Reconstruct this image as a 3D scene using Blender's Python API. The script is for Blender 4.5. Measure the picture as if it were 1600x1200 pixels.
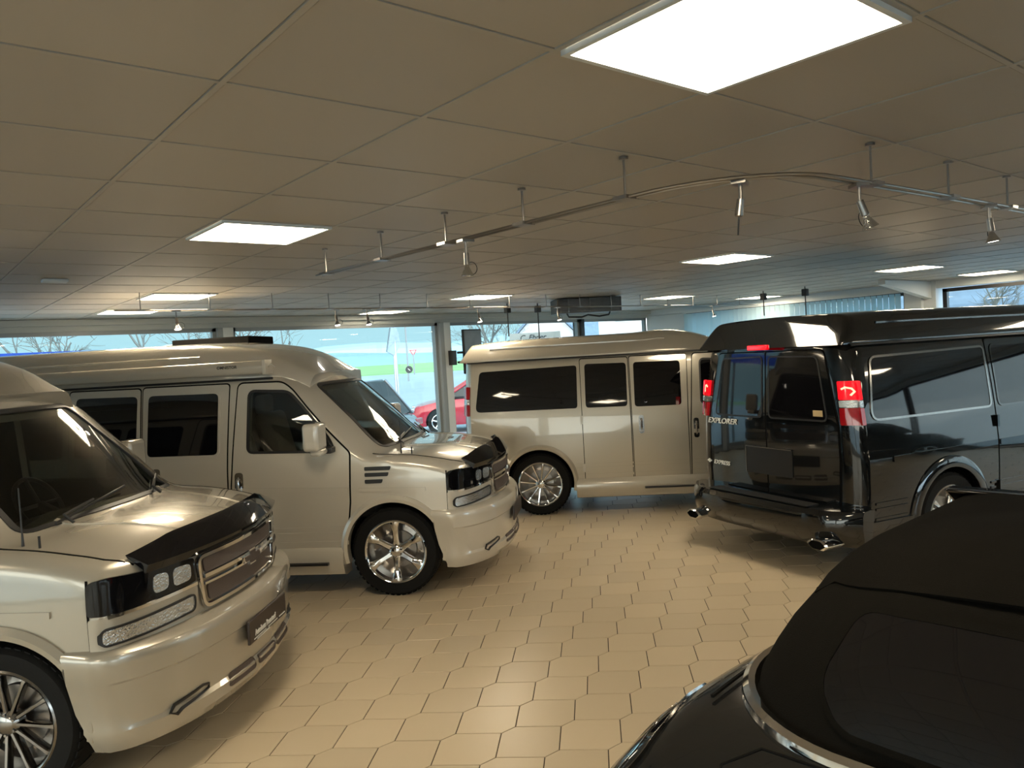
import bpy, bmesh, math, random
import numpy as np
from mathutils import Vector, Matrix

# ------------------------------------------------------------------ scene, camera, world
for o in list(bpy.data.objects):
    bpy.data.objects.remove(o)
SC = bpy.context.scene
COL = SC.collection
CH = 1.95                                   # camera height
CEIL = 2.6705
SKY_SE, SKY_SW = 8.0, 4.5               # brightness of the sky behind the camera, right and left
YAW, PIT, ROL = 6.84968555e-01, -3.90530703e-02, -5.88626561e-02
cy_, sy_, cp_, sp_, cr_, sr_ = math.cos(YAW), math.sin(YAW), math.cos(PIT), math.sin(PIT), math.cos(ROL), math.sin(ROL)
F_ = Vector((sy_*cp_, cy_*cp_, sp_))
R0 = Vector((cy_, -sy_, 0)); U0 = R0.cross(F_)
R_ = R0*cr_+U0*sr_; U_ = -R0*sr_+U0*cr_
camd = bpy.data.cameras.new('camera'); cam = bpy.data.objects.new('camera', camd); COL.objects.link(cam)
cam.matrix_world = Matrix(((R_.x, U_.x, -F_.x, 0), (R_.y, U_.y, -F_.y, 0), (R_.z, U_.z, -F_.z, CH), (0, 0, 0, 1)))
camd.sensor_fit = 'HORIZONTAL'; camd.sensor_width = 36; camd.lens = 36*1208/1600
camd.clip_start = .05; camd.clip_end = 1500
SC.camera = cam
W = bpy.data.worlds.new('World'); SC.world = W; W.use_nodes = True
nt_ = W.node_tree; bg = nt_.nodes['Background']; bg.inputs[1].default_value = 1.0
# overcast sky, pale cyan to the north, far brighter where the hidden sun stands in the south
tc_ = nt_.nodes.new('ShaderNodeTexCoord')
def lobe(dirv, col, strength, pw, prev):
    d = nt_.nodes.new('ShaderNodeVectorMath'); d.operation = 'DOT_PRODUCT'; d.inputs[1].default_value = Vector(dirv).normalized()
    c = nt_.nodes.new('ShaderNodeMath'); c.operation = 'MAXIMUM'; c.inputs[1].default_value = 0
    p = nt_.nodes.new('ShaderNodeMath'); p.operation = 'POWER'; p.inputs[1].default_value = pw
    v = nt_.nodes.new('ShaderNodeVectorMath'); v.operation = 'SCALE'; v.inputs[0].default_value = [k*strength for k in col]
    a = nt_.nodes.new('ShaderNodeVectorMath'); a.operation = 'ADD'
    nt_.links.new(tc_.outputs['Generated'], d.inputs[0]); nt_.links.new(d.outputs['Value'], c.inputs[0]); nt_.links.new(c.outputs[0], p.inputs[0])
    nt_.links.new(p.outputs[0], v.inputs['Scale']); nt_.links.new(v.outputs[0], a.inputs[1])
    if isinstance(prev, tuple): a.inputs[0].default_value = prev
    else: nt_.links.new(prev, a.inputs[0])
    return a.outputs[0]
k_ = lobe((.68,-.73,.1), (.60,.80,1.0), SKY_SE, 3, (.56,.94,1.06))
k_ = lobe((-.80,-.60,.15), (1,.90,.76), SKY_SW, 1.5, k_)
nt_.links.new(k_, bg.inputs[0])
SC.view_settings.view_transform = 'Standard'; SC.view_settings.look = 'None'
SC.view_settings.gamma = 1; SC.view_settings.exposure = 0; SC.view_settings.use_curve_mapping = False
PANEL = 31.0       # brightness of the ceiling panels

# ------------------------------------------------------------------ materials
MATS = {}
def mat(name, col=(.8,.8,.8), rough=.5, metal=0, coat=0, spec=.5, emit=None, es=0, bump=None, noise=None):
    if name in MATS: return MATS[name]
    m = bpy.data.materials.new(name); m.use_nodes = True; nt = m.node_tree; b = nt.nodes['Principled BSDF']
    b.inputs['Base Color'].default_value = (*col, 1); b.inputs['Roughness'].default_value = rough
    b.inputs['Metallic'].default_value = metal; b.inputs['Coat Weight'].default_value = coat
    b.inputs['Coat Roughness'].default_value = .03; b.inputs['Coat IOR'].default_value = 1.6 if name.startswith('black_paint') else 1.5
    b.inputs['Specular IOR Level'].default_value = spec
    if emit: b.inputs['Emission Color'].default_value = (*emit, 1); b.inputs['Emission Strength'].default_value = es
    tc = nt.nodes.new('ShaderNodeTexCoord')
    if noise:   # (scale, amount)
        n = nt.nodes.new('ShaderNodeTexNoise'); n.inputs['Scale'].default_value = noise[0]; n.inputs['Detail'].default_value = 3
        mx = nt.nodes.new('ShaderNodeMix'); mx.data_type = 'RGBA'
        mx.inputs[6].default_value = (*[c*(1-noise[1]) for c in col], 1); mx.inputs[7].default_value = (*[min(1, c*(1+noise[1])) for c in col], 1)
        nt.links.new(tc.outputs['Object'], n.inputs['Vector']); nt.links.new(n.outputs['Fac'], mx.inputs[0]); nt.links.new(mx.outputs[2], b.inputs['Base Color'])
    if bump:    # (scale, strength)
        n = nt.nodes.new('ShaderNodeTexNoise'); n.inputs['Scale'].default_value = bump[0]
        bp = nt.nodes.new('ShaderNodeBump'); bp.inputs['Strength'].default_value = bump[1]; bp.inputs['Distance'].default_value = .004
        nt.links.new(tc.outputs['Object'], n.inputs['Vector']); nt.links.new(n.outputs['Fac'], bp.inputs['Height']); nt.links.new(bp.outputs[0], b.inputs['Normal'])
    MATS[name] = m; return m
def glassmat(name, tint, ior=1.5):
    if name in MATS: return MATS[name]
    m = bpy.data.materials.new(name); m.use_nodes = True; nt = m.node_tree; nt.nodes.clear()
    o = nt.nodes.new('ShaderNodeOutputMaterial'); mx = nt.nodes.new('ShaderNodeMixShader'); f = nt.nodes.new('ShaderNodeMath'); f.operation = 'MULTIPLY_ADD'
    lw = nt.nodes.new('ShaderNodeLayerWeight'); lw.inputs[0].default_value = .5; pw = nt.nodes.new('ShaderNodeMath'); pw.operation = 'POWER'; pw.inputs[1].default_value = 5
    nt.links.new(lw.outputs['Facing'], pw.inputs[0]); nt.links.new(pw.outputs[0], f.inputs[0]); f0 = ((ior-1)/(ior+1))**2
    t = nt.nodes.new('ShaderNodeBsdfTransparent'); g = nt.nodes.new('ShaderNodeBsdfGlossy')
    f.inputs[1].default_value = 1-f0; f.inputs[2].default_value = f0; t.inputs[0].default_value = (*tint, 1); g.inputs['Roughness'].default_value = .01
    nt.links.new(f.outputs[0], mx.inputs[0]); nt.links.new(t.outputs[0], mx.inputs[1]); nt.links.new(g.outputs[0], mx.inputs[2]); nt.links.new(mx.outputs[0], o.inputs[0])
    MATS[name] = m; return m
mat('pearl', (.60,.56,.48), .25, .15, 1)
mat('champagne', (.42,.385,.32), .27, .35, 1)
mat('gold_pearl', (.50,.46,.385), .25, .25, 1)
mat('black_paint', (.004,.005,.006), .12, 0, 1, .15)
mat('dark_paint', (.008,.009,.010), .15, 0, .6, .2)
mat('red_paint', (.45,.01,.03), .2, 0, 1)
mat('grey_paint', (.20,.24,.28), .25, .3, 1)
mat('silver_paint', (.55,.6,.65), .2, .6, 1)
mat('white_paint', (.72,.83,.92), .35, 0, 0)
mat('black_glass', (.004,.004,.005), .03, 0, 0, .6)
mat('chrome', (.82,.82,.82), .07, 1)
mat('dark_chrome', (.30,.29,.28), .16, 1)
mat('steel', (.32,.30,.28), .28, 1)
mat('rubber', (.007,.007,.007), .75, spec=.2, bump=(90,.25))
mat('black_plastic', (.012,.012,.013), .4)
mat('gloss_plastic', (.004,.004,.005), .05, 0, 0, .35)
mat('black_matte', (.005,.005,.005), .95, spec=.1)
mat('grille_mesh', (.13,.105,.095), .45, .7, bump=(260,1))
mat('lens_clear', (.55,.56,.56), .10, .9, 1, bump=(90,1))
mat('lens_red', (.42,.008,.015), .08, 0, 1)
mat('lens_red_lit', (.35,.002,.004), .1, 0, 1, emit=(1,.004,.015), es=.95)
mat('lens_hot', (.9,.3,.2), .1, 0, 0, emit=(1,.35,.22), es=2.5)
mat('seat_leather', (.30,.27,.22), .6)
mat('interior', (.02,.019,.018), .8)
mat('plate_brown', (.035,.025,.022), .35)
mat('text_white', (.75,.76,.74), .3)
mat('amber', (.5,.38,.2), .3)
mat('soft_top', (.006,.0055,.0045), 1, spec=.05, bump=(420,.5))
mat('frame_white', (.62,.66,.68), .45)
mat('frame_grey', (.25,.28,.30), .4)
mat('fascia', (.42,.45,.45), .6)
mat('wall_paint', (.55,.52,.46), .8)
mat('blind', (.62,.72,.74), .7)
_b = MATS['blind'].node_tree; _t = _b.nodes.new('ShaderNodeBsdfTranslucent'); _t.inputs[0].default_value = (.62,.80,.86,1); _m = _b.nodes.new('ShaderNodeMixShader'); _m.inputs[0].default_value = .6
_b.links.new(_b.nodes['Principled BSDF'].outputs[0], _m.inputs[1]); _b.links.new(_t.outputs[0], _m.inputs[2]); _b.links.new(_m.outputs[0], _b.nodes['Material Output'].inputs[0])
mat('heater', (.10,.095,.09), .5, .4, bump=(60,.8))
mat('asphalt', (.36,.46,.54), .6, noise=(.15,.12))
mat('grass', (.25,.46,.20), .9, noise=(.05,.3))
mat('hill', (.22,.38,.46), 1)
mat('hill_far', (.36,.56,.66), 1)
mat('bark', (.16,.17,.16), .9)
mat('house_white', (.72,.70,.72), .8)
mat('roof_slate', (.17,.26,.38), .7, noise=(3,.3))
mat('blue_board', (.02,.09,.55), .4)
mat('green', (.06,.16,.04), .7)
mat('terracotta', (.3,.12,.07), .7)
mat('screen', (.16,.19,.21), .25, noise=(2.2,.8))
mat('red_dot', (.6,.02,.02), .4)
glassmat('clear_glass', (.93,.96,.96))
glassmat('car_glass', (.58,.60,.58), 1.6)

def ceiling_mat():
    m = mat('ceiling_tile', (.40,.37,.325), .48, spec=.6); nt = m.node_tree; b = nt.nodes['Principled BSDF']
    g = nt.nodes.new('ShaderNodeNewGeometry'); hs = nt.nodes.new('ShaderNodeMapRange')
    hs.inputs[3].default_value = .94; hs.inputs[4].default_value = 1.05
    nt.links.new(g.outputs['Random Per Island'], hs.inputs[0])
    v = nt.nodes.new('ShaderNodeVectorMath'); v.operation = 'SCALE'; v.inputs[0].default_value = (.40,.37,.325)
    nt.links.new(hs.outputs[0], v.inputs['Scale']); nt.links.new(v.outputs[0], b.inputs['Base Color'])
    return m
ceiling_mat()
mat('ceiling_bar', (.40,.375,.33), .45)
mat('ceiling_gap', (.03,.025,.02), .9)
def floor_mat():
    m = mat('floor_tile', (.60,.50,.355), .30, spec=.45); nt = m.node_tree; b = nt.nodes['Principled BSDF']
    g = nt.nodes.new('ShaderNodeNewGeometry'); mr = nt.nodes.new('ShaderNodeMapRange'); mr.inputs[3].default_value = .92; mr.inputs[4].default_value = 1.04
    v = nt.nodes.new('ShaderNodeVectorMath'); v.operation = 'SCALE'; v.inputs[0].default_value = (.60,.50,.355)
    nt.links.new(g.outputs['Random Per Island'], mr.inputs[0]); nt.links.new(mr.outputs[0], v.inputs['Scale']); nt.links.new(v.outputs[0], b.inputs['Base Color'])
floor_mat()
mat('grout', (.045,.032,.02), .9)
def panel_mat():
    m = mat('light_panel', (.9,.85,.7), .4, emit=(1,.84,.60), es=PANEL); return m
panel_mat()
mat('bulb', (.9,.9,.9), .2, emit=(1,.95,.88), es=14)

# ------------------------------------------------------------------ mesh helpers
class MB:
    def __init__(s): s.v = []; s.f = []; s.m = []; s.cur = 0
    def add(s, vs, fs):
        o = len(s.v); s.v += [tuple(v) for v in vs]
        for f in fs: s.f.append([i+o for i in f]); s.m.append(s.cur)
        return s
    def box(s, c, d, rz=0, M=None):
        x, y, z = [k/2 for k in d]; vs = [(i*x, j*y, k*z) for i in (-1,1) for j in (-1,1) for k in (-1,1)]
        R = Matrix.Rotation(rz, 3, 'Z') if M is None else M
        vs = [R @ Vector(v)+Vector(c) for v in vs]
        return s.add(vs, [(0,1,3,2),(4,6,7,5),(0,4,5,1),(2,3,7,6),(0,2,6,4),(1,5,7,3)])
    def box2(s, a, b): return s.box([(a[i]+b[i])/2 for i in range(3)], [abs(b[i]-a[i]) for i in range(3)])
    def tube(s, pts, r, n=8, cap=True, closed=False):
        pts = [Vector(p) for p in pts]; N = len(pts); rr = r if isinstance(r, (list, tuple)) else [r]*N
        vs = []; up = None
        for i, p in enumerate(pts):
            a = pts[(i-1) % N] if (i > 0 or closed) else p; b = pts[(i+1) % N] if (i < N-1 or closed) else p
            t = (b-a).normalized()
            if up is None: up = Vector((0,0,1)) if abs(t.z) < .9 else Vector((1,0,0))
            x = t.cross(up)
            if x.length < 1e-4: x = t.cross(Vector((0,1,0)))
            x.normalize(); y = x.cross(t).normalized(); up = y
            for k in range(n):
                an = 2*math.pi*k/n; vs.append(p+(x*math.cos(an)+y*math.sin(an))*rr[i])
        fs = []
        for i in range(N if closed else N-1):
            j = (i+1) % N
            for k in range(n): fs.append((i*n+k, i*n+(k+1) % n, j*n+(k+1) % n, j*n+k))
        if cap and not closed: fs += [tuple(range(n))[::-1], tuple(range((N-1)*n, N*n))]
        return s.add(vs, fs)
    def lathe(s, prof, n=40, axis='z', c=(0,0,0), closed=False, M=None):
        vs = []
        for r, h in prof:
            for k in range(n):
                a = 2*math.pi*k/n; u, w = r*math.cos(a), r*math.sin(a)
                p = {'z': (u,w,h), 'y': (u,h,w), 'x': (h,u,w)}[axis]
                p = Vector(p)
                if M is not None: p = M @ p
                vs.append(p+Vector(c))
        P = len(prof); fs = []
        for i in range(P if closed else P-1):
            j = (i+1) % P
            for k in range(n): fs.append((i*n+k, i*n+(k+1) % n, j*n+(k+1) % n, j*n+k))
        if not closed: fs += [tuple(range(n))[::-1], tuple(range((P-1)*n, P*n))]
        return s.add(vs, fs)
    def prism(s, poly, f):          # poly 2D, f(a,b,t) -> 3D with t in (0,1)
        n = len(poly); vs = [f(a, b, 0) for a, b in poly]+[f(a, b, 1) for a, b in poly]
        return s.add(vs, [tuple(range(n))[::-1], tuple(range(n, 2*n))]+[(i, (i+1) % n, n+(i+1) % n, n+i) for i in range(n)])
    def mesh(s, mats, smooth=35):
        me = bpy.data.meshes.new('m'); me.from_pydata(s.v, [], s.f)
        if isinstance(mats, str): mats = [mats]
        for m in mats: me.materials.append(MATS[m])
        me.polygons.foreach_set('material_index', s.m)
        bm = bmesh.new(); bm.from_mesh(me); bmesh.ops.recalc_face_normals(bm, faces=bm.faces); bm.to_mesh(me); bm.free()
        if smooth:
            me.polygons.foreach_set('use_smooth', [True]*len(me.polygons)); me.set_sharp_from_angle(angle=math.radians(smooth))
        return me
    def build(s, name, mats, parent=None, smooth=35):
        return link(name, s.mesh(mats, smooth), parent)
def link(name, me, parent=None):
    me.name = name; o = bpy.data.objects.new(name, me); COL.objects.link(o)
    if parent is not None: o.parent = parent
    return o
def bevel(o, w=.004, seg=2):
    b = o.modifiers.new('bevel', 'BEVEL'); b.width = w; b.segments = seg; b.limit_method = 'ANGLE'; b.angle_limit = math.radians(35); return o
def tag(o, label, cat, group=None):
    o['label'] = label; o['category'] = cat
    if group: o['group'] = group
    return o
def thing(name, loc, rz, label, cat, group=None):
    o = bpy.data.objects.new(name, None); COL.objects.link(o); o.location = loc; o.rotation_euler = (0,0,rz)
    o.empty_display_size = .1
    return tag(o, label, cat, group)
def struct(o): o['kind'] = 'structure'; return o
def copy_tree(o, parent=None):
    c = o.copy(); COL.objects.link(c)
    if parent is not None: c.parent = parent
    for ch in list(o.children): copy_tree(ch, c)
    return c
def hermite(xs, ys):
    xs = np.array(xs, float); ys = np.array(ys, float); h = np.diff(xs); d = np.diff(ys)/h
    m = np.zeros(len(xs)); m[0] = d[0]; m[-1] = d[-1]
    for i in range(1, len(xs)-1): m[i] = 0 if d[i-1]*d[i] <= 0 else 2*d[i-1]*d[i]/(d[i-1]+d[i])
    def f(x):
        x = min(max(x, xs[0]), xs[-1]); i = min(max(int(np.searchsorted(xs, x))-1, 0), len(h)-1); t = (x-xs[i])/h[i]
        return float(ys[i]*(1+2*t)*(1-t)**2+m[i]*h[i]*t*(1-t)**2+ys[i+1]*t*t*(3-2*t)+m[i+1]*h[i]*t*t*(t-1))
    return f
def rnd(poly, r, n=5):
    """round the corners of a 2D polygon"""
    out = []; N = len(poly); rr = r if isinstance(r, (list, tuple)) else [r]*N
    for i in range(N):
        p = Vector(poly[i]); a = Vector(poly[i-1])-p; b = Vector(poly[(i+1) % N])-p
        k = min(rr[i], a.length*.45, b.length*.45)
        if k < 1e-4: out.append(tuple(p)); continue
        p0 = p+a.normalized()*k; p1 = p+b.normalized()*k
        for j in range(n+1):
            t = j/n; q = p0*(1-t)**2+p*2*t*(1-t)+p1*t*t; out.append((q.x, q.y))
    return out
def mapn(fm, a, b, ctr):
    e = 2e-3; p = Vector(fm(a, b)); u = Vector(fm(a+e, b))-Vector(fm(a-e, b)); v = Vector(fm(a, b+e))-Vector(fm(a, b-e))
    n = u.cross(v)
    if n.length < 1e-12: n = p-ctr
    n.normalize()
    if n.dot(p-ctr) < 0: n = -n
    return p, n
CTR = Vector((-1.9, 0, .95))
def patch(mb, poly, fm, off=.003, th=.006, step=.07, ctr=CTR):
    bm = bmesh.new(); f = bm.faces.new([bm.verts.new((a, b, 0)) for a, b in poly])
    for ax in (0, 1):
        lo = min(p[ax] for p in poly); hi = max(p[ax] for p in poly); k = int((hi-lo)/step)
        for i in range(1, k+1):
            c = lo+(hi-lo)*i/(k+1); co = (c,0,0) if ax == 0 else (0,c,0); no = (1,0,0) if ax == 0 else (0,1,0)
            bmesh.ops.bisect_plane(bm, geom=bm.verts[:]+bm.edges[:]+bm.faces[:], plane_co=co, plane_no=no, dist=1e-6)
    bm.verts.ensure_lookup_table(); bm.verts.index_update()
    top = []; bot = []
    for v in bm.verts:
        p, n = mapn(fm, v.co.x, v.co.y, ctr); top.append(p+n*off); bot.append(p+n*(off-th))
    N = len(top); fs = []
    for f in bm.faces:
        ix = [v.index for v in f.verts]; fs.append(ix); fs.append([i+N for i in ix[::-1]])
    for e in bm.edges:
        if len(e.link_faces) == 1:
            a, b = e.verts[0].index, e.verts[1].index; fs.append((a, b, b+N, a+N))
    bm.free(); mb.add(top+bot, fs); return mb
def ribbon(mb, pts, w, fm, off=.004, th=.006, closed=False, step=.05, ctr=CTR):
    P = []; N = len(pts)
    for i in range(N if closed else N-1):
        a = Vector(pts[i]); b = Vector(pts[(i+1) % N]); k = max(1, int((b-a).length/step))
        for j in range(k): P.append(a+(b-a)*j/k)
    if not closed: P.append(Vector(pts[-1]))
    vs = []; n = len(P)
    for i, p in enumerate(P):
        a = P[(i-1) % n] if (i > 0 or closed) else p; b = P[(i+1) % n] if (i < n-1 or closed) else p
        t = (b-a).normalized(); q = Vector((-t.y, t.x))*w/2
        for s, o in ((1, off), (-1, off), (-1, off-th), (1, off-th)):
            c = p+q*s; pos, nn = mapn(fm, c.x, c.y, ctr); vs.append(pos+nn*o)
    fs = []
    for i in range(n if closed else n-1):
        j = (i+1) % n
        for k in range(4): fs.append((i*4+k, i*4+(k+1) % 4, j*4+(k+1) % 4, j*4+k))
    if not closed: fs += [(0,1,2,3), tuple((n-1)*4+k for k in range(4))[::-1]]
    return mb.add(vs, fs)
def boolean_diff(o, cutters):
    """cut meshes out of an object and apply at once; the cutters are deleted"""
    for c in cutters:
        m = o.modifiers.new('b', 'BOOLEAN'); m.operation = 'DIFFERENCE'; m.solver = 'EXACT'; m.object = c
    bpy.context.view_layer.update()
    dg = bpy.context.evaluated_depsgraph_get(); me = bpy.data.meshes.new_from_object(o.evaluated_get(dg), depsgraph=dg)
    o.modifiers.clear(); old = o.data; o.data = me; bpy.data.meshes.remove(old)
    for c in cutters:
        d = c.data; bpy.data.objects.remove(c); bpy.data.meshes.remove(d)
    me.set_sharp_from_angle(angle=math.radians(35))
def text(name, body, size, M, matname, parent=None, ext=.002, shear=0, align='LEFT', sx=1):
    cu = bpy.data.curves.new('t', 'FONT'); cu.body = body; cu.size = size; cu.extrude = ext; cu.shear = shear; cu.align_x = align; cu.offset = size*.012
    o = bpy.data.objects.new('t', cu); COL.objects.link(o); bpy.context.view_layer.update()
    dg = bpy.context.evaluated_depsgraph_get(); me = bpy.data.meshes.new_from_object(o.evaluated_get(dg), depsgraph=dg)
    bpy.data.objects.remove(o); me.transform(M @ Matrix.Diagonal((sx,1,1,1))); me.materials.clear(); me.materials.append(MATS[matname])
    return link(name, me, parent)
def frame(o, x, y):
    o, x, y = Vector(o), Vector(x).normalized(), Vector(y).normalized(); z = x.cross(y)
    return Matrix(((x.x,y.x,z.x,o.x),(x.y,y.y,z.y,o.y),(x.z,y.z,z.z,o.z),(0,0,0,1)))

# ------------------------------------------------------------------ room
X0, X1, Y0, Y1 = -5.0, 12.35, -8.0, 10.6
GX, GY, GA, GB = .1231, 1.369, .5945, .589
def gx(i): return GX+GA*i
def gy(j): return GY+GB*j
LIGHTS = [(2,-1),(2,4),(9,4),(15,4),(19,4),(3,10),(9,10),(15,10),(19,10),(3,13),(9,14),(9,-1),(16,-1),(-5,4),(-5,-1),(2,-7),(9,-7),(16,-7)]
def build_floor():
    mb = MB(); mb.cur = 1
    mb.add([(X0,Y0,-.004),(X1,Y0,-.004),(X1,Y1,-.004),(X0,Y1,-.004)], [(0,1,2,3)])
    mb.add([(X0,Y0,-.15),(X1,Y0,-.15),(X1,Y1,-.15),(X0,Y1,-.15)], [(3,2,1,0)])
    mb.cur = 0; s = .951
    ax, ay = .2785*s, .177*s; hx, hs = .2285*s-.0036, .0500*s-.0014; hy = .177*s-.0026
    ox, oy = 1.918*s+.0, 4.005*s+.0                      # a known lattice corner (right end of a short edge)
    cx0, cy0 = ox+.05*s, oy-.177*s
    # tile whose top short edge starts at that corner
    for i in range(-30, 48):
        x = cx0+i*ax
        for j in range(-40, 44):
            y = cy0+i*ay+j*2*ay
            # bring column offset back so that every column covers the room
            y -= 2*ay*int(round(i*.5))
            if not (X0-.1 < x < X1+.1 and Y0-.1 < y < Y1+.1): continue
            if x-hx < X0 or x+hx > X1 or y-hy < Y0 or y+hy > Y1: continue
            b = .002
            o1 = [(hx,0),(hs,hy),(-hs,hy),(-hx,0),(-hs,-hy),(hs,-hy)]
            k = 1-b/.2
            mb.add([(x+a*k, y+c*k, 0) for a, c in o1]+[(x+a, y+c, -.0015) for a, c in o1]+[(x+a, y+c, -.004) for a, c in o1],
                   [(0,1,2,3,4,5)]+[(q, 6+q, 6+(q+1) % 6, (q+1) % 6) for q in range(6)]+[(6+q, 12+q, 12+(q+1) % 6, 6+(q+1) % 6) for q in range(6)])
    o = mb.build('floor', ['floor_tile','grout'], smooth=0); struct(o)
build_floor()
def build_ceiling():
    mb = MB(); mb.cur = 2
    mb.box2((X0,Y0,CEIL+.03),(X1,Y1,CEIL+.2))
    lset = set(LIGHTS); g = .0035; w = .008
    i0 = int((X0-GX)/GA)-1; i1 = int((X1-GX)/GA)+1; j0 = int((Y0-GY)/GB)-1; j1 = int((Y1-GY)/GB)+1
    for i in range(i0, i1+1):
        for j in range(j0, j1+1):
            if (i, j) in lset: continue
            a, b = max(gx(i)+w+g, X0), min(gx(i+1)-w-g, X1); c, d = max(gy(j)+w+g, Y0), min(gy(j+1)-w-g, Y1)
            if b-a < .02 or d-c < .02: continue
            mb.cur = 0; mb.box2((a,c,CEIL+.002),(b,d,CEIL+.035))
    mb.cur = 1
    for i in range(i0, i1+2):
        if X0 < gx(i) < X1: mb.box2((gx(i)-w,Y0,CEIL-.001),(gx(i)+w,Y1,CEIL+.03))
    for j in range(j0, j1+2):
        if Y0 < gy(j) < Y1: mb.box2((X0,gy(j)-w,CEIL-.0005),(X1,gy(j)+w,CEIL+.03))
    o = mb.build('ceiling', ['ceiling_tile','ceiling_bar','ceiling_gap'], smooth=0); struct(o)
build_ceiling()
def ceiling_lights():
    proto = None
    names = {(2,-1):'large glowing ceiling panel light nearest the camera, at the top of the picture',
      (2,4):'glowing ceiling panel light above the white van with the awning',
      (9,4):'glowing ceiling panel light above the front of the gold-white van, before the black heater',
      (15,4):'glowing ceiling panel light above the black van, left of another panel in its row',
      (19,4):'rightmost glowing ceiling panel light, above the front of the black van',
      (3,10):'glowing ceiling panel light over the far track rail at the left, behind its nearest rods',
      (9,10):'glowing ceiling panel light just left of the black ceiling heater',
      (15,10):'glowing ceiling panel light just right of the black ceiling heater',
      (19,10):'glowing ceiling panel light beside the vertical blinds in the far corner',
      (3,13):'glowing ceiling panel light nearest the left front window, above the blue board outside',
      (9,14):'glowing ceiling panel light nearest the window with the yield sign outside',
      (9,-1):'ceiling panel light just beyond the right edge of the picture, over the convertible',(16,-1):'ceiling panel light beyond the right edge of the picture, mirrored in the black van',
      (-5,4):'ceiling panel light beyond the left edge, beside the champagne van',(-5,-1):'ceiling panel light behind the camera on its left side',
      (2,-7):'ceiling panel light straight behind the camera',(9,-7):'ceiling panel light over the silver car behind the convertible',(16,-7):'ceiling panel light over the dark saloon car on the right side'}
    for (i, j) in LIGHTS:
        if proto is None:
            t = thing('ceiling_light', (0,0,0), 0, names[(i,j)], 'ceiling light', 'square panel lights in the ceiling')
            mb = MB(); h = GA/2-.011
            for s in (-1, 1):
                mb.box((s*(h-.008),0,-.002),(.016,2*h,.014)); mb.box((0,s*(h-.008),-.002),(2*h,.016,.014))
            mb.build('frame', 'frame_white', t)
            MB().box((0,0,.004),(2*h-.03,2*h-.03,.010)).build('diffuser', 'light_panel', t)
            proto = t
        else: t = copy_tree(proto)
        t.location = (gx(i+.5), gy(j+.5), CEIL-.004)
        t['label'] = names.get((i,j), 'glowing ceiling panel light behind the camera or outside the picture')
ceiling_lights()

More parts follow.
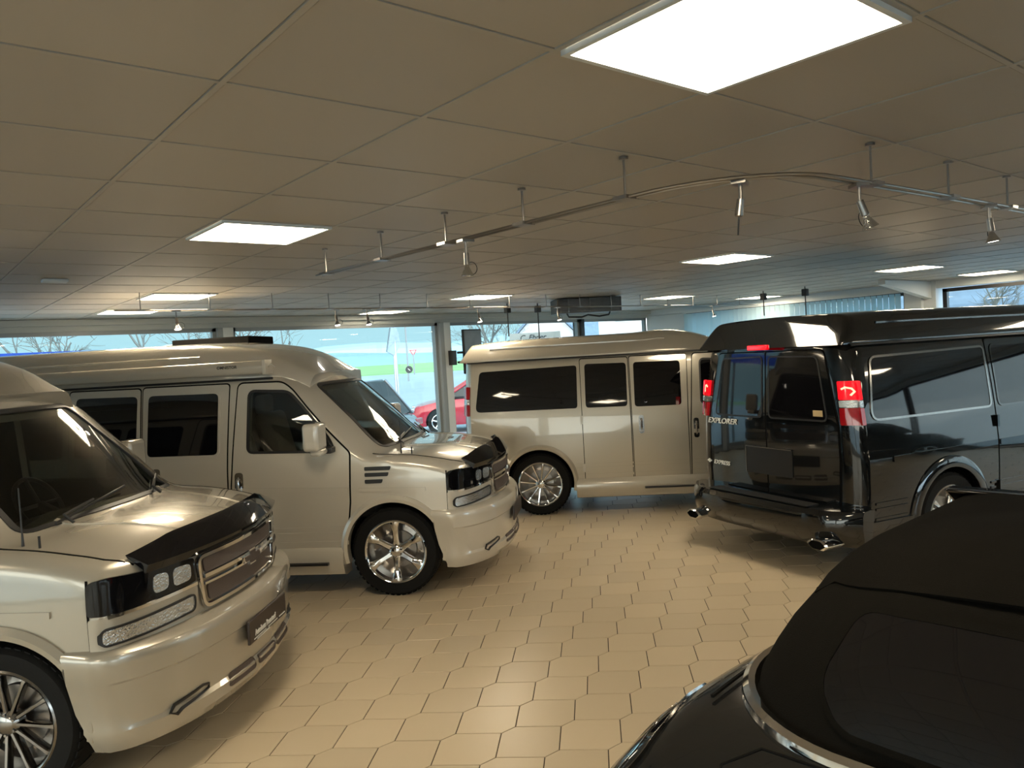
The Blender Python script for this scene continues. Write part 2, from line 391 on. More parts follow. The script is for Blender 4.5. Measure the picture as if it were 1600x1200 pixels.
def walls():
    # back (window) wall : y = Y1
    wt = 2.53
    mb = MB(); mb.box2((X0,Y1,wt),(X1+.3,Y1+.25,CEIL+.2)); mb.box2((X0,Y1,-.15),(X1+.3,Y1+.25,.06))
    mb.box2((X0-.25,Y1,-.15),(X0+.6,Y1+.25,CEIL))
    struct(mb.build('wall_back', 'fascia'))
    mb = MB(); mb.box2((X0-.25,Y0-.25,2.5),(X0,Y1,CEIL+.2)); mb.box2((X0-.25,Y0-.25,-.15),(X0,Y1,.15))
    for a, b in ((Y0-.25,-7.6),(-3.1,-2.9),(1.6,1.8),(6.2,6.5),(9.6,Y1)): mb.box2((X0-.25,a,.15),(X0,b,2.5))
    struct(mb.build('wall_left', 'wall_paint'))
    for k, (a, b) in enumerate([(-7.6,-3.1),(-2.9,1.6),(1.8,6.2),(6.5,9.6)]):  # unseen left-wall windows, added to let daylight in from behind the camera
        t = bpy.data.objects.new('window_%d' % (k+12), None); COL.objects.link(t); struct(t)
        mb = MB()
        for (p, q, r, s) in ((a,a+.06,.15,2.5),(b-.06,b,.15,2.5),(a,b,.15,.22),(a,b,2.44,2.5)): mb.box2((X0-.14,p,r),(X0-.06,q,s))
        mb.build('window_frame', 'frame_white', t)
        MB().box2((X0-.105,a+.06,.22),(X0-.097,b-.06,2.44)).build('pane', 'clear_glass', t)
    mb = MB(); mb.box2((X0,Y0-.25,2.35),(X1+.3,Y0,CEIL+.2)); mb.box2((X0,Y0-.25,-.15),(X1+.3,Y0,.5))
    for a, b in ((X0,-3.2),(0,1.2),(5.2,5.6),(11.6,12.6)): mb.box2((a,Y0-.25,.5),(b,Y0,2.35))
    struct(mb.build('wall_front', 'wall_paint'))
    # east wall x = X1
    mb = MB(); mb.box2((X1,Y0,2.555),(X1+.25,Y1,CEIL+.2)); mb.box2((X1,Y0,-.15),(X1+.25,Y1,.06))
    mb.box2((X1,9.60,.06),(X1+.25,Y1,2.55))
    mb.box2((X1-.10,5.12,0),(X1+.25,5.37,2.55)); mb.box2((X1-.02,4.94,0),(X1+.25,5.12,CEIL))
    struct(mb.build('wall_right', 'frame_white'))
    # windows of the back wall
    posts = [(3.57,3.64,'frame_grey'),(3.64,3.78,'frame_white'),(7.16,7.24,'frame_grey'),(7.24,7.37,'frame_white'),(10.42,10.49,'black_plastic')]
    spans = [(X0+.6,3.57),(3.78,7.16),(7.37,10.42),(10.49,X1)]
    for k, (a, b) in enumerate(spans):
        t = bpy.data.objects.new('window_%d' % (k+1), None); COL.objects.link(t); struct(t)
        mb = MB()
        for (p, q, r, s) in ((a,a+.05,.06,wt),(b-.05,b,.06,wt),(a,b,.06,.12),(a,b,wt-.05,wt)):
            mb.box2((p,Y1+.02,r),(q,Y1+.10,s))
        mb.build('window_frame', 'frame_grey', t)
        MB().box2((a+.05,Y1+.055,.12),(b-.05,Y1+.063,wt-.05)).build('pane', 'clear_glass', t)
    mb = MB()
    for p, q, m in posts:
        mb.cur = ['frame_grey','frame_white','black_plastic'].index(m); mb.box2((p,Y1-.05,0),(q,Y1+.2,wt))
    struct(mb.build('trim_1', ['frame_grey','frame_white','black_plastic']))
    # east windows, the front row (y<4.8) and one behind the blinds
    for k, (a, b) in enumerate([(5.37,9.60),(-.4,4.86),(-4.6,-.5),(-8,-4.7)]):
        t = bpy.data.objects.new('window_%d' % (k+5), None); COL.objects.link(t); struct(t)
        mb = MB()
        for (p, q, r, s) in ((a,a+.06,.06,2.54),(b-.06,b,.06,2.54),(a,b,.06,.12),(a,b,2.49,2.54)):
            mb.box2((X1+.02,p,r),(X1+.10,q,s))
        mb.build('window_frame', 'black_plastic', t)
        MB().box2((X1+.055,a+.06,.12),(X1+.063,b-.06,2.49)).build('pane', 'clear_glass', t)
    for k, (a, b) in enumerate([(-3.2,0),(1.2,5.2),(5.6,11.6)]):  # unseen windows of the front wall, added for more daylight
        t = bpy.data.objects.new('window_%d' % (k+9), None); COL.objects.link(t); struct(t)
        mb = MB()
        for (p, q, r, s) in ((a,a+.05,.5,2.35),(b-.05,b,.5,2.35),(a,b,.5,.56),(a,b,2.3,2.35)): mb.box2((p,Y0-.12,r),(q,Y0-.04,s))
        mb.build('window_frame', 'frame_white', t)
        MB().box2((a+.05,Y0-.085,.56),(b-.05,Y0-.078,2.3)).build('pane', 'clear_glass', t)
    # beam under the ceiling at the white column
    mb = MB(); mb.prism([(0,.12),(1.5,.12),(1.5,.06),(0,-.14)], lambda a, b, t: (X1-a, 5.0+.1*t, CEIL-.125+b)); struct(mb.build('trim_2', 'frame_white'))
    mb = MB(); mb.box2((X0,Y1-.12,CEIL-.075),(X1,Y1,CEIL-.004)); struct(mb.build('trim_3', 'fascia'))
walls()
def blinds():
    t = thing('vertical_blind', (X1-.1, 7.49, 0), 0, 'pale blue-white vertical blind drawn across the far right window wall', 'blind')
    MB().box((0,0,2.56),(.05,4.16,.05)).build('headrail', 'frame_white', t)
    mb = MB(); n = 44
    for k in range(n):
        y = -2.03+4.06*k/(n-1); mb.box((0,y,1.30),(.004,.078,2.45), rz=math.radians(34+9*math.sin(k*2.1)+5*math.sin(k*5.3)))
    mb.build('slats', 'blind', t, smooth=0)
blinds()

# ------------------------------------------------------------------ van
SZ = hermite([.10,.22,.30,.5,.72,.93,1.0,1.2,1.5,1.8,1.92,2.3],[.90,.93,.955,.974,.984,.986,.981,.966,.928,.880,.855,.80])
def S(x, z): return SZ(z)*(1-.022*max(0, min(1, (x-.0)/.5))**1.5)*(1-.012*max(0, min(1, (-3.9-x)/.5)))
def XF(t): t = min(abs(t), 1.0); return .80-.215*t*t-.065*t**12
def XR(t): t = min(abs(t), 1.0); return -4.42+.03*t*t+.09*t**14
def sh(y): return .80-XF(min(abs(y)/.985, 1))
TC = None
WS = [-.52, .02]
def set_screen(top, base):
    global TC
    WS[0], WS[1] = top, base
    TC = hermite([-4.6,top-.23,top-.10,top,(top+base)/2,base,base+.05,.34,.55,.68,.74,.775,.793,.80],[1.90,1.90,1.865,1.80,1.51,1.225,1.212,1.195,1.16,1.125,1.10,1.06,1.0,.95])
set_screen(-.52, .02)
def T(x, y): return TC(x+sh(y))-.045*(abs(y)/.95)**2.4*(1 if x+sh(y) > .02 else .6)
def section(x, t, zb, dw=0, dt=0, r=.06, N=24):
    """closed section loop at template station x"""
    z = 1.2
    for _ in range(40): z = .5*z+.5*(T(x, t*(S(x, z)-dw))-dt)
    yc = t*(S(x, z)-dw); r = min(r, yc*.45, (z-zb)*.3); side = []
    for k in range(N):
        q = zb+(z-r-zb)*k/(N-1); side.append((t*(S(x, q)-dw), q))
    p0 = Vector(side[-1]); p1 = Vector((yc, z)); ye = yc-r; p2 = Vector((ye, T(x, ye)-dt))
    for k in range(1, 5):
        u = k/5; q = p0*(1-u)**2+p1*2*u*(1-u)+p2*u*u; side.append((q.x, q.y))
    M = 11
    for k in range(M+1):
        y = ye*(1-k/M); side.append((y, T(x, y)-dt))
    right = [(-y, z) for y, z in side]; left = [(y, z) for y, z in side[:-1]][::-1]
    loop = right+left
    B = 6; yb = side[0][0]
    for k in range(1, B): loop.append((yb*(1-2*k/B), zb))
    return loop
def van_stations():
    st = []
    for t in (.03,.2,.4,.6,.75,.86,.93,.97,.99,1.0): st.append((XR(t), t))
    for x in np.arange(-4.25, -.80, .115): st.append((float(x), 1))
    for x in np.arange(-.80, .515, .042): st.append((float(x), 1))
    for t in (1.0,.993,.98,.96,.93,.89,.84,.78,.71,.63,.54,.45,.36,.27,.18,.10,.03): st.append((XF(t), t))
    return sorted(st, key=lambda s: s[0]) if False else st
def loft(mb, secs, xs):
    n = len(secs[0]); vs = [(x, y, z) for x, s in zip(xs, secs) for (y, z) in s]; fs = []
    for i in range(len(secs)-1):
        for k in range(n): fs.append((i*n+k, i*n+(k+1) % n, (i+1)*n+(k+1) % n, (i+1)*n+k))
    fs += [tuple(range(n))[::-1], tuple(range((len(secs)-1)*n, len(secs)*n))]
    return mb.add(vs, fs)

def wheel(parent, cx, side, style, name='wheel', R=.37, rimm='chrome'):
    """one wheel: tyre, rim, hub cap; axle along y, outer face to 'side'"""
    o = bpy.data.objects.new(name, None); COL.objects.link(o); o.parent = parent
    o.location = (cx, side*.855, R); o.rotation_euler = (0, .3*cx, 0) if side < 0 else (0, .3*cx, math.pi)
    # outer face along -y in local space
    mb = MB(); mb.lathe([(.256,.12),(.30,.127),(.345,.125),(.364,.10),(R,.05),(R,-.05),(.364,-.10),(.345,-.125),(.30,-.127),(.262,-.118),(.250,-.10),(.250,.10)], 56, 'y', closed=True)
    for k in range(48):
        a = 2*math.pi*k/48
        for yy in (-.085,.085):
            mb.box((math.cos(a)*(R-.003), yy, math.sin(a)*(R-.003)), (.006,.04,.03), M=Matrix.Rotation(-a, 3, 'Y'))
    mb.build('tyre', 'rubber', o)
    rim = MB(); rim.lathe([(.266,-.104),(.266,-.120),(.258,-.126),(.248,-.120),(.240,-.108),(.234,-.07),(.230,.09),(.252,.11),(.256,.10),(.236,.08),(.242,-.06)], 56, 'y', closed=True)
    def spoke(a, pts, th=.022):      # pts: (radius, halfwidth, y)
        vs = []
        for r, w, y in pts:
            for s, dy in ((-1,0),(-.55,-.010),(.55,-.010),(1,0),(.9,th),(-.9,th)):
                u, v = r, w*s; vs.append((u*math.cos(a)-v*math.sin(a), y+dy, u*math.sin(a)+v*math.cos(a)))
        fs = []
        for i in range(len(pts)-1):
            for k in range(6): fs.append((i*6+k, i*6+(k+1) % 6, (i+1)*6+(k+1) % 6, (i+1)*6+k))
        fs += [(0,1,2,3,4,5), tuple((len(pts)-1)*6+k for k in range(6))[::-1]]
        rim.add(vs, fs)
    if style == 'six':
        for k in range(6): spoke(math.pi/2+k*math.pi/3, [(.05,.030,-.085),(.10,.024,-.090),(.15,.024,-.096),(.20,.031,-.105),(.238,.042,-.112),(.25,.045,-.110)])
    elif style == 'multi':
        for k in range(12): spoke(math.pi/2+k*math.pi/6, [(.05,.011,-.085),(.12,.011,-.094),(.19,.010,-.105),(.235,.013,-.113),(.25,.016,-.112)], .03)
    else:
        for k in range(5):
            for s in (-1, 1):
                a = math.pi/2+k*2*math.pi/5
                spoke(a+s*.13, [(.05,.014,-.088),(.11,.013,-.095),(.18,.013,-.106),(.235,.018,-.113),(.25,.02,-.112)], .03)
            spoke(a, [(.045,.03,-.085),(.085,.02,-.09),(.10,.006,-.09)])
    rim.lathe([(.001,-.108),(.035,-.106),(.046,-.098),(.062,-.085),(.064,-.04),(.001,-.04)], 28, 'y')
    rim.build('rim', rimm, o)
    mb = MB()
    mb.lathe([(.001,-.01),(.155,-.01),(.155,.02),(.232,.04),(.232,.06),(.001,.06)], 40, 'y'); mb.build('brake_disc', 'steel', o)
    mb = MB()
    for k in range(6):
        a = k*math.pi/3+.5; mb.tube([(.048*math.cos(a),-.105,.048*math.sin(a)),(.048*math.cos(a),-.09,.048*math.sin(a))], .007, 6)
    mb.build('wheel_nuts', 'dark_chrome', o)
    return o

def build_van(c):
    sx = c['sx']; paint = c['paint']; set_screen(*c.get('ws', (-.52, .02)))
    root = thing(c.get('name','van'), (c['x'], c['y'], 0), c['a'], c['label'], 'van')
    WB = 3.42
    fx, rx = .02, -WB*sx+.03
    def smap(sd): return lambda x, z: (x*sx, sd*S(x, z), z)
    def fmap(y, z):                    # front, y measured along the width
        t = max(-1, min(1, y/.985)); return (XF(t)*sx, t*S(.5, z), z)
    # path map for front lamps wrapping on to the side
    path = []
    for t in np.linspace(0, 1, 60): path.append((XF(t)*sx, t))
    for x in np.linspace(.51, -.2, 30): path.append((x*sx, 1.0))
    L = [0]
    for i in range(1, len(path)): L.append(L[-1]+math.hypot(path[i][0]-path[i-1][0], (path[i][1]-path[i-1][1])*.97))
    def pmap(u, z, grow=0):
        s = 1 if u >= 0 else -1; v = abs(u); i = min(max(int(np.searchsorted(L, v)), 1), len(L)-1); k = (v-L[i-1])/(L[i]-L[i-1])
        x = path[i-1][0]+(path[i][0]-path[i-1][0])*k; t = path[i-1][1]+(path[i][1]-path[i-1][1])*k
        return (x, s*t*S(min(x/sx, .5), z), z)
    def uat(x):                        # path length at which the side station x (template) is reached
        for i in range(len(path)):
            if path[i][1] >= 1.0 and path[i][0] <= x*sx+1e-6: return L[i]
        return L[-1]
    def rmap(y, z):
        t = max(-1, min(1, y/.985)); return (XR(t)*sx-.0+.10*sx*max(0, (z-1.25))/.65*.35, t*S(-4.3, z), z)
    def wmap(xc, y): return ((xc-sh(y))*sx, y, T(xc-sh(y), y))
    # ---- body shell
    st = van_stations(); mb = MB()
    secs = [section(x, t, .30, r=(.075 if x < -.8 else .045 if x < 0 else .07)) for x, t in st]
    xs = []
    secs2 = []
    for (x, t), s in zip(st, secs):
        secs2.append(s); xs.append(x*sx)
    n = len(secs2[0]); vs = []
    for x0, s in zip(xs, secs2):
        for (y, z) in s:
            lean = .035*sx*max(0, (z-1.25))/.65 if x0 < -4.0*sx else 0
            vs.append((x0+lean, y, z))
    fs = []
    for i in range(len(xs)-1):
        for k in range(n): fs.append((i*n+k, i*n+(k+1) % n, (i+1)*n+(k+1) % n, (i+1)*n+k))
    fs += [tuple(range(n))[::-1], tuple(range((len(xs)-1)*n, len(xs)*n))]
    mb.add(vs, fs)
    body = mb.build('body', [paint,'black_matte','interior'])
    cut = MB(); cut.cur = 1
    for cx in (fx, rx):
        for s in (-1, 1):
            cut.lathe([(.001,s*.60),(.415,s*.60),(.415,s*1.3),(.001,s*1.3)], 48, 'y', (cx,0,.385))
    cuts = [cut.build('cut', [paint,'black_matte','interior'])]
    doorwin = rnd([(-1.17,1.245),(-.43,1.225),(-.47,1.33),(-.565,1.45),(-.70,1.62),(-.81,1.745),(-1.155,1.765)], [.05,.03,.04,.03,.03,.06,.06])
    wscreen = rnd([(WS[0]+.015,-.60),(WS[0]+.015,.60),(WS[1]-.005,.70),(WS[1]-.005,-.70)], .06)
    if c['cavity']:
        m2 = MB(); m2.cur = 2; xs2 = list(np.arange(-2.0, -.06, .06)); sc2 = [section(float(x), 1, .62, .07, .06, .05) for x in xs2]
        loft(m2, sc2, [x*sx for x in xs2]); cuts.append(m2.build('cut', [paint,'black_matte','interior']))
        m3 = MB(); m3.cur = 0; m3.prism([(x*sx, z) for x, z in doorwin], lambda a, b, t: (a, -1.3+2.6*t, b)); cuts.append(m3.build('cut', [paint,'black_matte','interior']))
        m4 = MB(); m4.cur = 0
        pts = []
        N = len(wscreen)
        for i in range(N):
            a = Vector(wscreen[i]); b = Vector(wscreen[(i+1) % N]); k = max(1, int((b-a).length/.08))
            for j in range(k): q = a+(b-a)*j/k; pts.append(((q.x-sh(q.y))*sx, q.y, TC(q.x)))
        nn = len(pts)
        m4.add([(x, y, z-.10) for x, y, z in pts]+[(x, y, z+.5) for x, y, z in pts], [tuple(range(nn))[::-1], tuple(range(nn, 2*nn))]+[(i, (i+1) % nn, nn+(i+1) % nn, nn+i) for i in range(nn)])
        cuts.append(m4.build('cut', [paint,'black_matte','interior']))
    boolean_diff(body, cuts); body.parent = root
    gl = 'car_glass' if c['cavity'] else 'black_glass'
    # windscreen
    mb = MB(); patch(mb, wscreen, wmap, .003 if not c['cavity'] else -.002, .005, .08); mb.build('windscreen', gl, root)
    mb = MB(); ribbon(mb, wscreen, .03, wmap, .006, .01, True, .06); mb.build('windscreen_seal', 'black_plastic', root)
    # wipers
    mb = MB()
    for (a, b) in (((WS[1],-.50),(WS[1]-.07,.12)),((WS[1],.30),(WS[1]-.08,.66))):
        A = Vector(wmap(*a))+Vector((.02,0,.02)); B = Vector(wmap(*b))+Vector((-.0,0,.035)); C_ = Vector(wmap(WS[1]+.04, a[1]))+Vector((.03,0,.01))
        D = A.lerp(B, .45)
        mb.tube([C_, A+Vector((0,0,.02)), D+Vector((.0,0,.02))], .008, 6); mb.tube([A+(A-B)*.12, B], .007, 6)
    mb.build('wipers', 'black_plastic', root)
    # ---- doors and glazing on both sides
    def seamrib(mb, pts, fm, w=.010, closed=False): ribbon(mb, pts, w, fm, .0015, .004, closed)
    for sd in (-1, 1):
        fm = smap(sd)
        outline = rnd([(-.785,1.765),(-.655,1.60),(-.53,1.45),(-.41,1.32),(-.305,1.21),(-.32,.80),(-.345,.62),(-.45,.36),(-1.335,.36),(-1.32,.98),(-1.25,1.835),(-.87,1.83)], [.05,.03,.03,.03,.03,.02,.06,.05,.04,.02,.05,.05])
        mb = MB(); seamrib(mb, outline, fm, .014, True); g = mb.build('door_gap', 'black_matte', root)
        # keep the front door clear of the wheel opening
        cxd = Vector((-.85, 1.1)); ins = [tuple(Vector(p)+(cxd-Vector(p)).normalized()*.007) for p in outline]
        dz = MB(); patch(dz, ins, fm, .004, .007, .06)
        door = dz.build('front_door', [paint,'black_matte','interior'])
        if c['cavity']:
            m3 = MB(); m3.prism([(x*sx, z) for x, z in doorwin], lambda a, b, t: (a, sd*.7+sd*.6*t, b)); boolean_diff(door, [m3.build('cut', [paint,'black_matte','interior'])])
        door.parent = root
        mb = MB(); patch(mb, doorwin, fm, .000 if c['cavity'] else .006, .005, .1); mb.build('door_window', gl, door)
        mb = MB(); ribbon(mb, doorwin, .022, fm, .007, .008, True, .08); mb.build('window_seal', 'black_plastic', door)
        mb = MB(); hp = rnd([(-1.285,.85),(-1.215,.85),(-1.215,1.08),(-1.285,1.08)], .035); patch(mb, hp, fm, .012, .012, .2); mb.cur = 1
        p, nn = mapn(fm, -1.25, .965, CTR); mb.tube([p+nn*.008+Vector((0,0,-.07)), p+nn*.036+Vector((0,0,-.045)), p+nn*.036+Vector((0,0,.045)), p+nn*.008+Vector((0,0,.07))], .013, 8)
        h = mb.build('door_handle', ['dark_chrome','chrome'], door); h['label'] = 'chrome door handle'
        # mirror
        mo = bpy.data.objects.new('mirror', None); COL.objects.link(mo); mo.parent = root
        mm = MB(); bx = -.52*sx; yy = sd*1.15
        mm.box((bx,yy,1.372),(.13,.22,.225)); mm.box((bx+.02,sd*1.13,1.245),(.10,.18,.06)); mh = mm.build('mirror_housing', paint, mo); bevel(mh, .035, 4)
        mm = MB(); mm.box((bx-.068,yy,1.372),(.006,.17,.17)); mm.build('mirror_glass', 'chrome', mo)
        mm = MB(); mm.box((bx+.06,sd*1.0,1.245),(.08,.14,.05)); mm.prism([(-.42,1.235),(-.60,1.235),(-.58,1.38),(-.50,1.36)], lambda a, b, t: (a*sx, sd*(S(a, b)-.01+.03*t), b)); bevel(mm.build('mirror_arm', 'black_plastic', mo), .008)
        # side (or solid) windows
        wins = [(-2.06,-1.42,1.235,1.775),(-2.72,-2.14,1.25,1.785)]
        if sd < 0:
            for k, (a, b) in enumerate(((-2.095,-1.355),(-2.765,-2.115))):
                ol = rnd([(a,.36),(b,.36),(b+.005,1.1),(b+.03 if k == 0 else b,1.835),(a,1.84)], .03)
                mb = MB(); seamrib(mb, ol, fm, .012, True); mb.build('door_gap', 'black_matte', root)
                cd = Vector(((a+b)/2, 1.1)); ins = [tuple(Vector(p)+(cd-Vector(p)).normalized()*.006) for p in ol]
                dz = MB(); patch(dz, ins, fm, .004, .007, .07); dr = dz.build('side_door', paint, root)
                w = wins[k]; wp = rnd([(w[0],w[2]),(w[1],w[2]-.005),(w[1]+.01,w[3]-.01),(w[0]+.01,w[3])], .055)
                mb = MB(); patch(mb, wp, fm, .007, .006, .1); mb.build('tinted_window', 'black_glass', dr)
                mb = MB(); ribbon(mb, wp, .018, fm, .010, .012, True, .08); mb.build('window_seal', paint, dr)
                if k == 0:
                    mb = MB(); hx_ = -1.975 if c.get('sidehandle', True) else -1.44
                    hp = rnd([(hx_-.035,.93),(hx_+.035,.93),(hx_+.035,1.14),(hx_-.035,1.14)], .03); patch(mb, hp, fm, .012, .012, .2); mb.cur = 1
                    p, nn = mapn(fm, hx_, 1.04, CTR); mb.tube([p+nn*.008+Vector((0,0,-.06)), p+nn*.032+Vector((0,0,-.04)), p+nn*.032+Vector((0,0,.04)), p+nn*.008+Vector((0,0,.06))], .011, 8)
                    mb.build('door_handle', ['dark_chrome','chrome'], dr)
            for z in (.55, 1.12):
                mb = MB(); p, nn = mapn(fm, -2.775, z, CTR); mb.box(p+nn*.012, (.03,.03,.10)); mb.build('door_hinge', paint, root)
        else:
            for k, w in enumerate(wins):
                wp = rnd([(w[0],w[2]),(w[1],w[2]-.005),(w[1]+.01,w[3]-.01),(w[0]+.01,w[3])], .055)
                mb = MB(); patch(mb, wp, fm, .004, .006, .1); mb.build('tinted_window', 'black_glass', root)
        qp = rnd([(-4.24,1.255),(-2.815,1.25),(-2.80,1.775),(-4.16,1.755)], [.09,.05,.05,.06])
        mb = MB(); patch(mb, qp, fm, .004, .006, .1); mb.build('quarter_window', 'black_glass', root)
        mb = MB(); ribbon(mb, qp, .018, fm, .008, .010, True, .08); mb.build('window_seal', c.get('seal', paint), root)
        # mouldings
        mb = MB()
        for z, w_, o_ in ((.93,.05,.009),(.59,.018,.008),(.545,.018,.008),(.46,.03,.007)):
            for a, b in ((-4.25,-3.0-.95+.05),(-2.88,-2.78),(-2.75,-2.11),(-2.08,-1.36),(-1.32,-.36)):
                if z > .9: continue
                ribbon(mb, [(a, z), (b, z)], w_, fm, o_, .012)
        ribbon(mb, [(-4.05,.93),(-2.79,.935)], .045, fm, .010, .012); ribbon(mb, [(-2.75,.935),(-2.12,.94)], .045, fm, .012, .012)
        ribbon(mb, [(-2.08,.94),(-1.365,.935)], .045, fm, .012, .012); ribbon(mb, [(-1.305,.93),(-.33,.90)], .045, fm, .012, .012); ribbon(mb, [(-.25,.90),(.30,.885)], .03, fm, .010, .012)
        mb.build('side_moulding', c.get('trim', paint), root)
        # wheel arch lips
        for cx in (fx, rx):
            mb = MB(); P = []; R1, R2 = .405, c.get('lip', .462)
            for k in range(41):
                a = math.radians(-14+208*k/40); P.append(((cx+R2*math.cos(a))/sx, .385+R2*math.sin(a)))
            Q = []
            for k in range(41):
                a = math.radians(-14+208*k/40); Q.append(((cx+R1*math.cos(a))/sx, .385+R1*math.sin(a)))
            vs = []
            for (p, q) in zip(P, Q):
                mid = ((p[0]+q[0])/2, (p[1]+q[1])/2)
                for w_, o_ in ((p,.0),(p,.010),(mid,.030),(q,.024),(q,-.06)):
                    X_ = max(-4.42, min(w_[0], .52)); vs.append((w_[0]*sx, sd*(S(X_, w_[1])+o_), w_[1]))
            fs = [(i*5+k, i*5+k+1, (i+1)*5+k+1, (i+1)*5+k) for i in range(40) for k in range(4)]
            mb.add(vs, fs); mb.build('wheel_arch', paint, root)
        # sill skirt between the wheels
        a0 = (rx+.43); a1 = (fx-.44)
        mb = MB(); prof = [(.90,.42),(S(-2,.42)+.012,.42),(S(-2,.34)+.045,.36),(S(-2,.3)+.055,.29),(.975,.195),(.93,.18),(.80,.18),(.80,.42)]
        nb = len(prof); vs = [(x, sd*y, z) for x in (a0, a0+.03, a1-.03, a1) for y, z in prof]
        fs = [(i*nb+k, i*nb+(k+1) % nb, (i+1)*nb+(k+1) % nb, (i+1)*nb+k) for i in range(3) for k in range(nb)]+[tuple(range(nb))[::-1], tuple(range(3*nb, 4*nb))]
        mb.add(vs, fs); sk = mb.build('sill_skirt', paint, root)
        mb = MB(); mb.box2((a0+.8, sd*.97, .285), (a1-.12, sd*1.045, .305)); mb.build('step_pad', 'black_plastic', sk)
        # rear corner skirt
        mb = MB(); P = [((rx-.43)/sx, .45), (-4.36, .45), (-4.36, .25), ((rx-.36)/sx, .24)]
        patch(mb, P, fm, .02, .06, .1); mb.build('corner_skirt', paint, root)
        # wheels
        wheel(root, fx, sd, c['wheel'], rimm=c.get('rim','chrome')); wheel(root, rx, sd, c['wheel'], rimm=c.get('rim','chrome'))
        mb = MB(); mb.tube([(.15*sx+.02, sd*.83, 1.12), (.15*sx+.02, sd*.83, 1.22)], .006, 6)
        if sd < 0 and c.get('antenna'):
            mb.lathe([(.02,1.10),(.018,1.15),(.008,1.17),(.004,1.24),(.003,1.45)], 10, 'z', (.08*sx,-.82,0)); mb.build('antenna', 'black_plastic', root)
        if c.get('vents') :
            mb = MB()
            for k, (z, b) in enumerate(((1.07,.02),(1.02,.0),(.965,-.05))):
                patch(mb, rnd([(-.19,z-.016),(b,z-.016),(b+.01,z+.016),(-.19,z+.016)], .01), fm, .006, .008, .2)
            mb.build('fender_vent', 'black_plastic', root)
    # ---- roof cap
    hh = c['hh']; Hc = hermite(*c['hprof'])
    mb = MB(); xsr = [-4.50,-4.495,-4.46,-4.38]+list(np.arange(-4.2, -1.7, .2))+[WS[0]+.02-.06*k for k in range(19, -1, -1)]; secs = []
    hp_ = [(1,0),(1.003,.05),(.992,.2),(.965,.45),(.935,.66),(.91,.80),(.885,.885),(.85,.945),(.80,.978),(.7,1.0),(.5,1.025),(.25,1.042),(0,1.05)]
    half = []
    for (a0, b0), (a1, b1) in zip(hp_, hp_[1:]): half += [(a0, b0), ((a0+a1)/2, (b0+b1)/2)]
    half.append(hp_[-1]); prof_ = half+[(-a, b) for a, b in half[:-1]][::-1]; nph = len(prof_); vs = []
    for i, xc in enumerate(xsr):
        ztop = 1.868+hh*Hc(xc if xc < -1.9 else xc-(WS[0]+.52)*min(1, (xc+1.9)/.5)); zb_ = min(1.868, TC(xc)-.03 if xc > WS[0]-.22 else 1.868); h = max(.014, ztop-zb_); kk = [.955,.985,1,1][i] if i < 4 else 1-.19*max(0, (xc-WS[0]+.63)/.65)**1.6
        for yf, zf in prof_:
            y = (S(-2, 1.9)+.014)*kk*yf; z = zb_+h*zf
            xx = xc-sh(y)*(.92 if xc > -1.6 else max(0, (xc+4.0)/2.4*.92) if xc > -4.0 else 0)
            if xc < -3.9: xx += max(0, min(1, (-3.9-xc)/.5))*(.20*zf+.06*abs(yf)**4)
            vs.append((xx*sx, y, z))
    fs = []
    for i in range(len(xsr)-1):
        for k in range(nph): fs.append((i*nph+k, i*nph+(k+1) % nph, (i+1)*nph+(k+1) % nph, (i+1)*nph+k))
    fs += [tuple(range(nph))[::-1], tuple(range((len(xsr)-1)*nph, len(xsr)*nph))]
    mb.add(vs, fs); roof = mb.build('high_roof', paint, root, smooth=50)
    # gutter line under the roof cap
    mb = MB()
    for sd in (-1, 1): ribbon(mb, [(-4.32,1.862),(-.95,1.862)], .016, smap(sd), .012, .014)
    mb.build('gutter_seal', 'black_plastic', root)
    mb = MB()
    for sd in (-1, 1):
        vs = []
        for x in np.arange(-4.0, -1.5, .1):
            z0 = 1.868+hh*Hc(x)*.62
            yb = (S(-2, 1.9)+.014)*.941
            for dy, dz in ((0,-.012),(.010,-.006),(.010,.006),(0,.012),(-.02,0)): vs.append((x*sx, sd*(yb+dy), z0+dz))
        n5 = len(vs)//5; mb.add(vs, [(i*5+k, i*5+(k+1) % 5, (i+1)*5+(k+1) % 5, (i+1)*5+k) for i in range(n5-1) for k in range(5)])
    mb.build('roof_crease', paint, root)
    # ---- front
    F = fmap
    ua = uat(.50)
    mb = MB(); pts = []     # bumper: sweep along the plan path, profile below
    prof = [(-.05,.715),(.060,.700),(.088,.686),(.100,.665),(.103,.64),(.101,.565),(.086,.552),(.084,.42),(.074,.345),(.090,.325),(.088,.27),(.06,.225),(.0,.215),(-.04,.23),(-.05,.5)]
    us = list(np.linspace(-1, 1, 61)); vs = []
    for q in us:
        for o_, z in prof:
            fr = max(0, min(1, (z-.22)/.48)); xe = .455-.105*fr; ue = L[-1]
            # end of the bumper follows the wheel opening
            ue = uat(max(xe, -.1)); u = q*ue
            p, nn = mapn(pmap, u, z, Vector((-1,0,z))); t = min(1, abs(u)/.80); g = o_*(1-.72*max(0, (abs(q)-.55)/.45)**1.2)
            p = p+nn*g+Vector((-.02*max(0, abs(q)-.6), 0, 0)); vs.append(p)
    nb = len(prof); fs = [(i*nb+k, i*nb+(k+1) % nb, (i+1)*nb+(k+1) % nb, (i+1)*nb+k) for i in range(len(us)-1) for k in range(nb)]
    fs += [tuple(range(nb))[::-1], tuple(range((len(us)-1)*nb, len(us)*nb))]
    mb.add(vs, fs); bump = mb.build('front_bumper', paint, root, smooth=30)
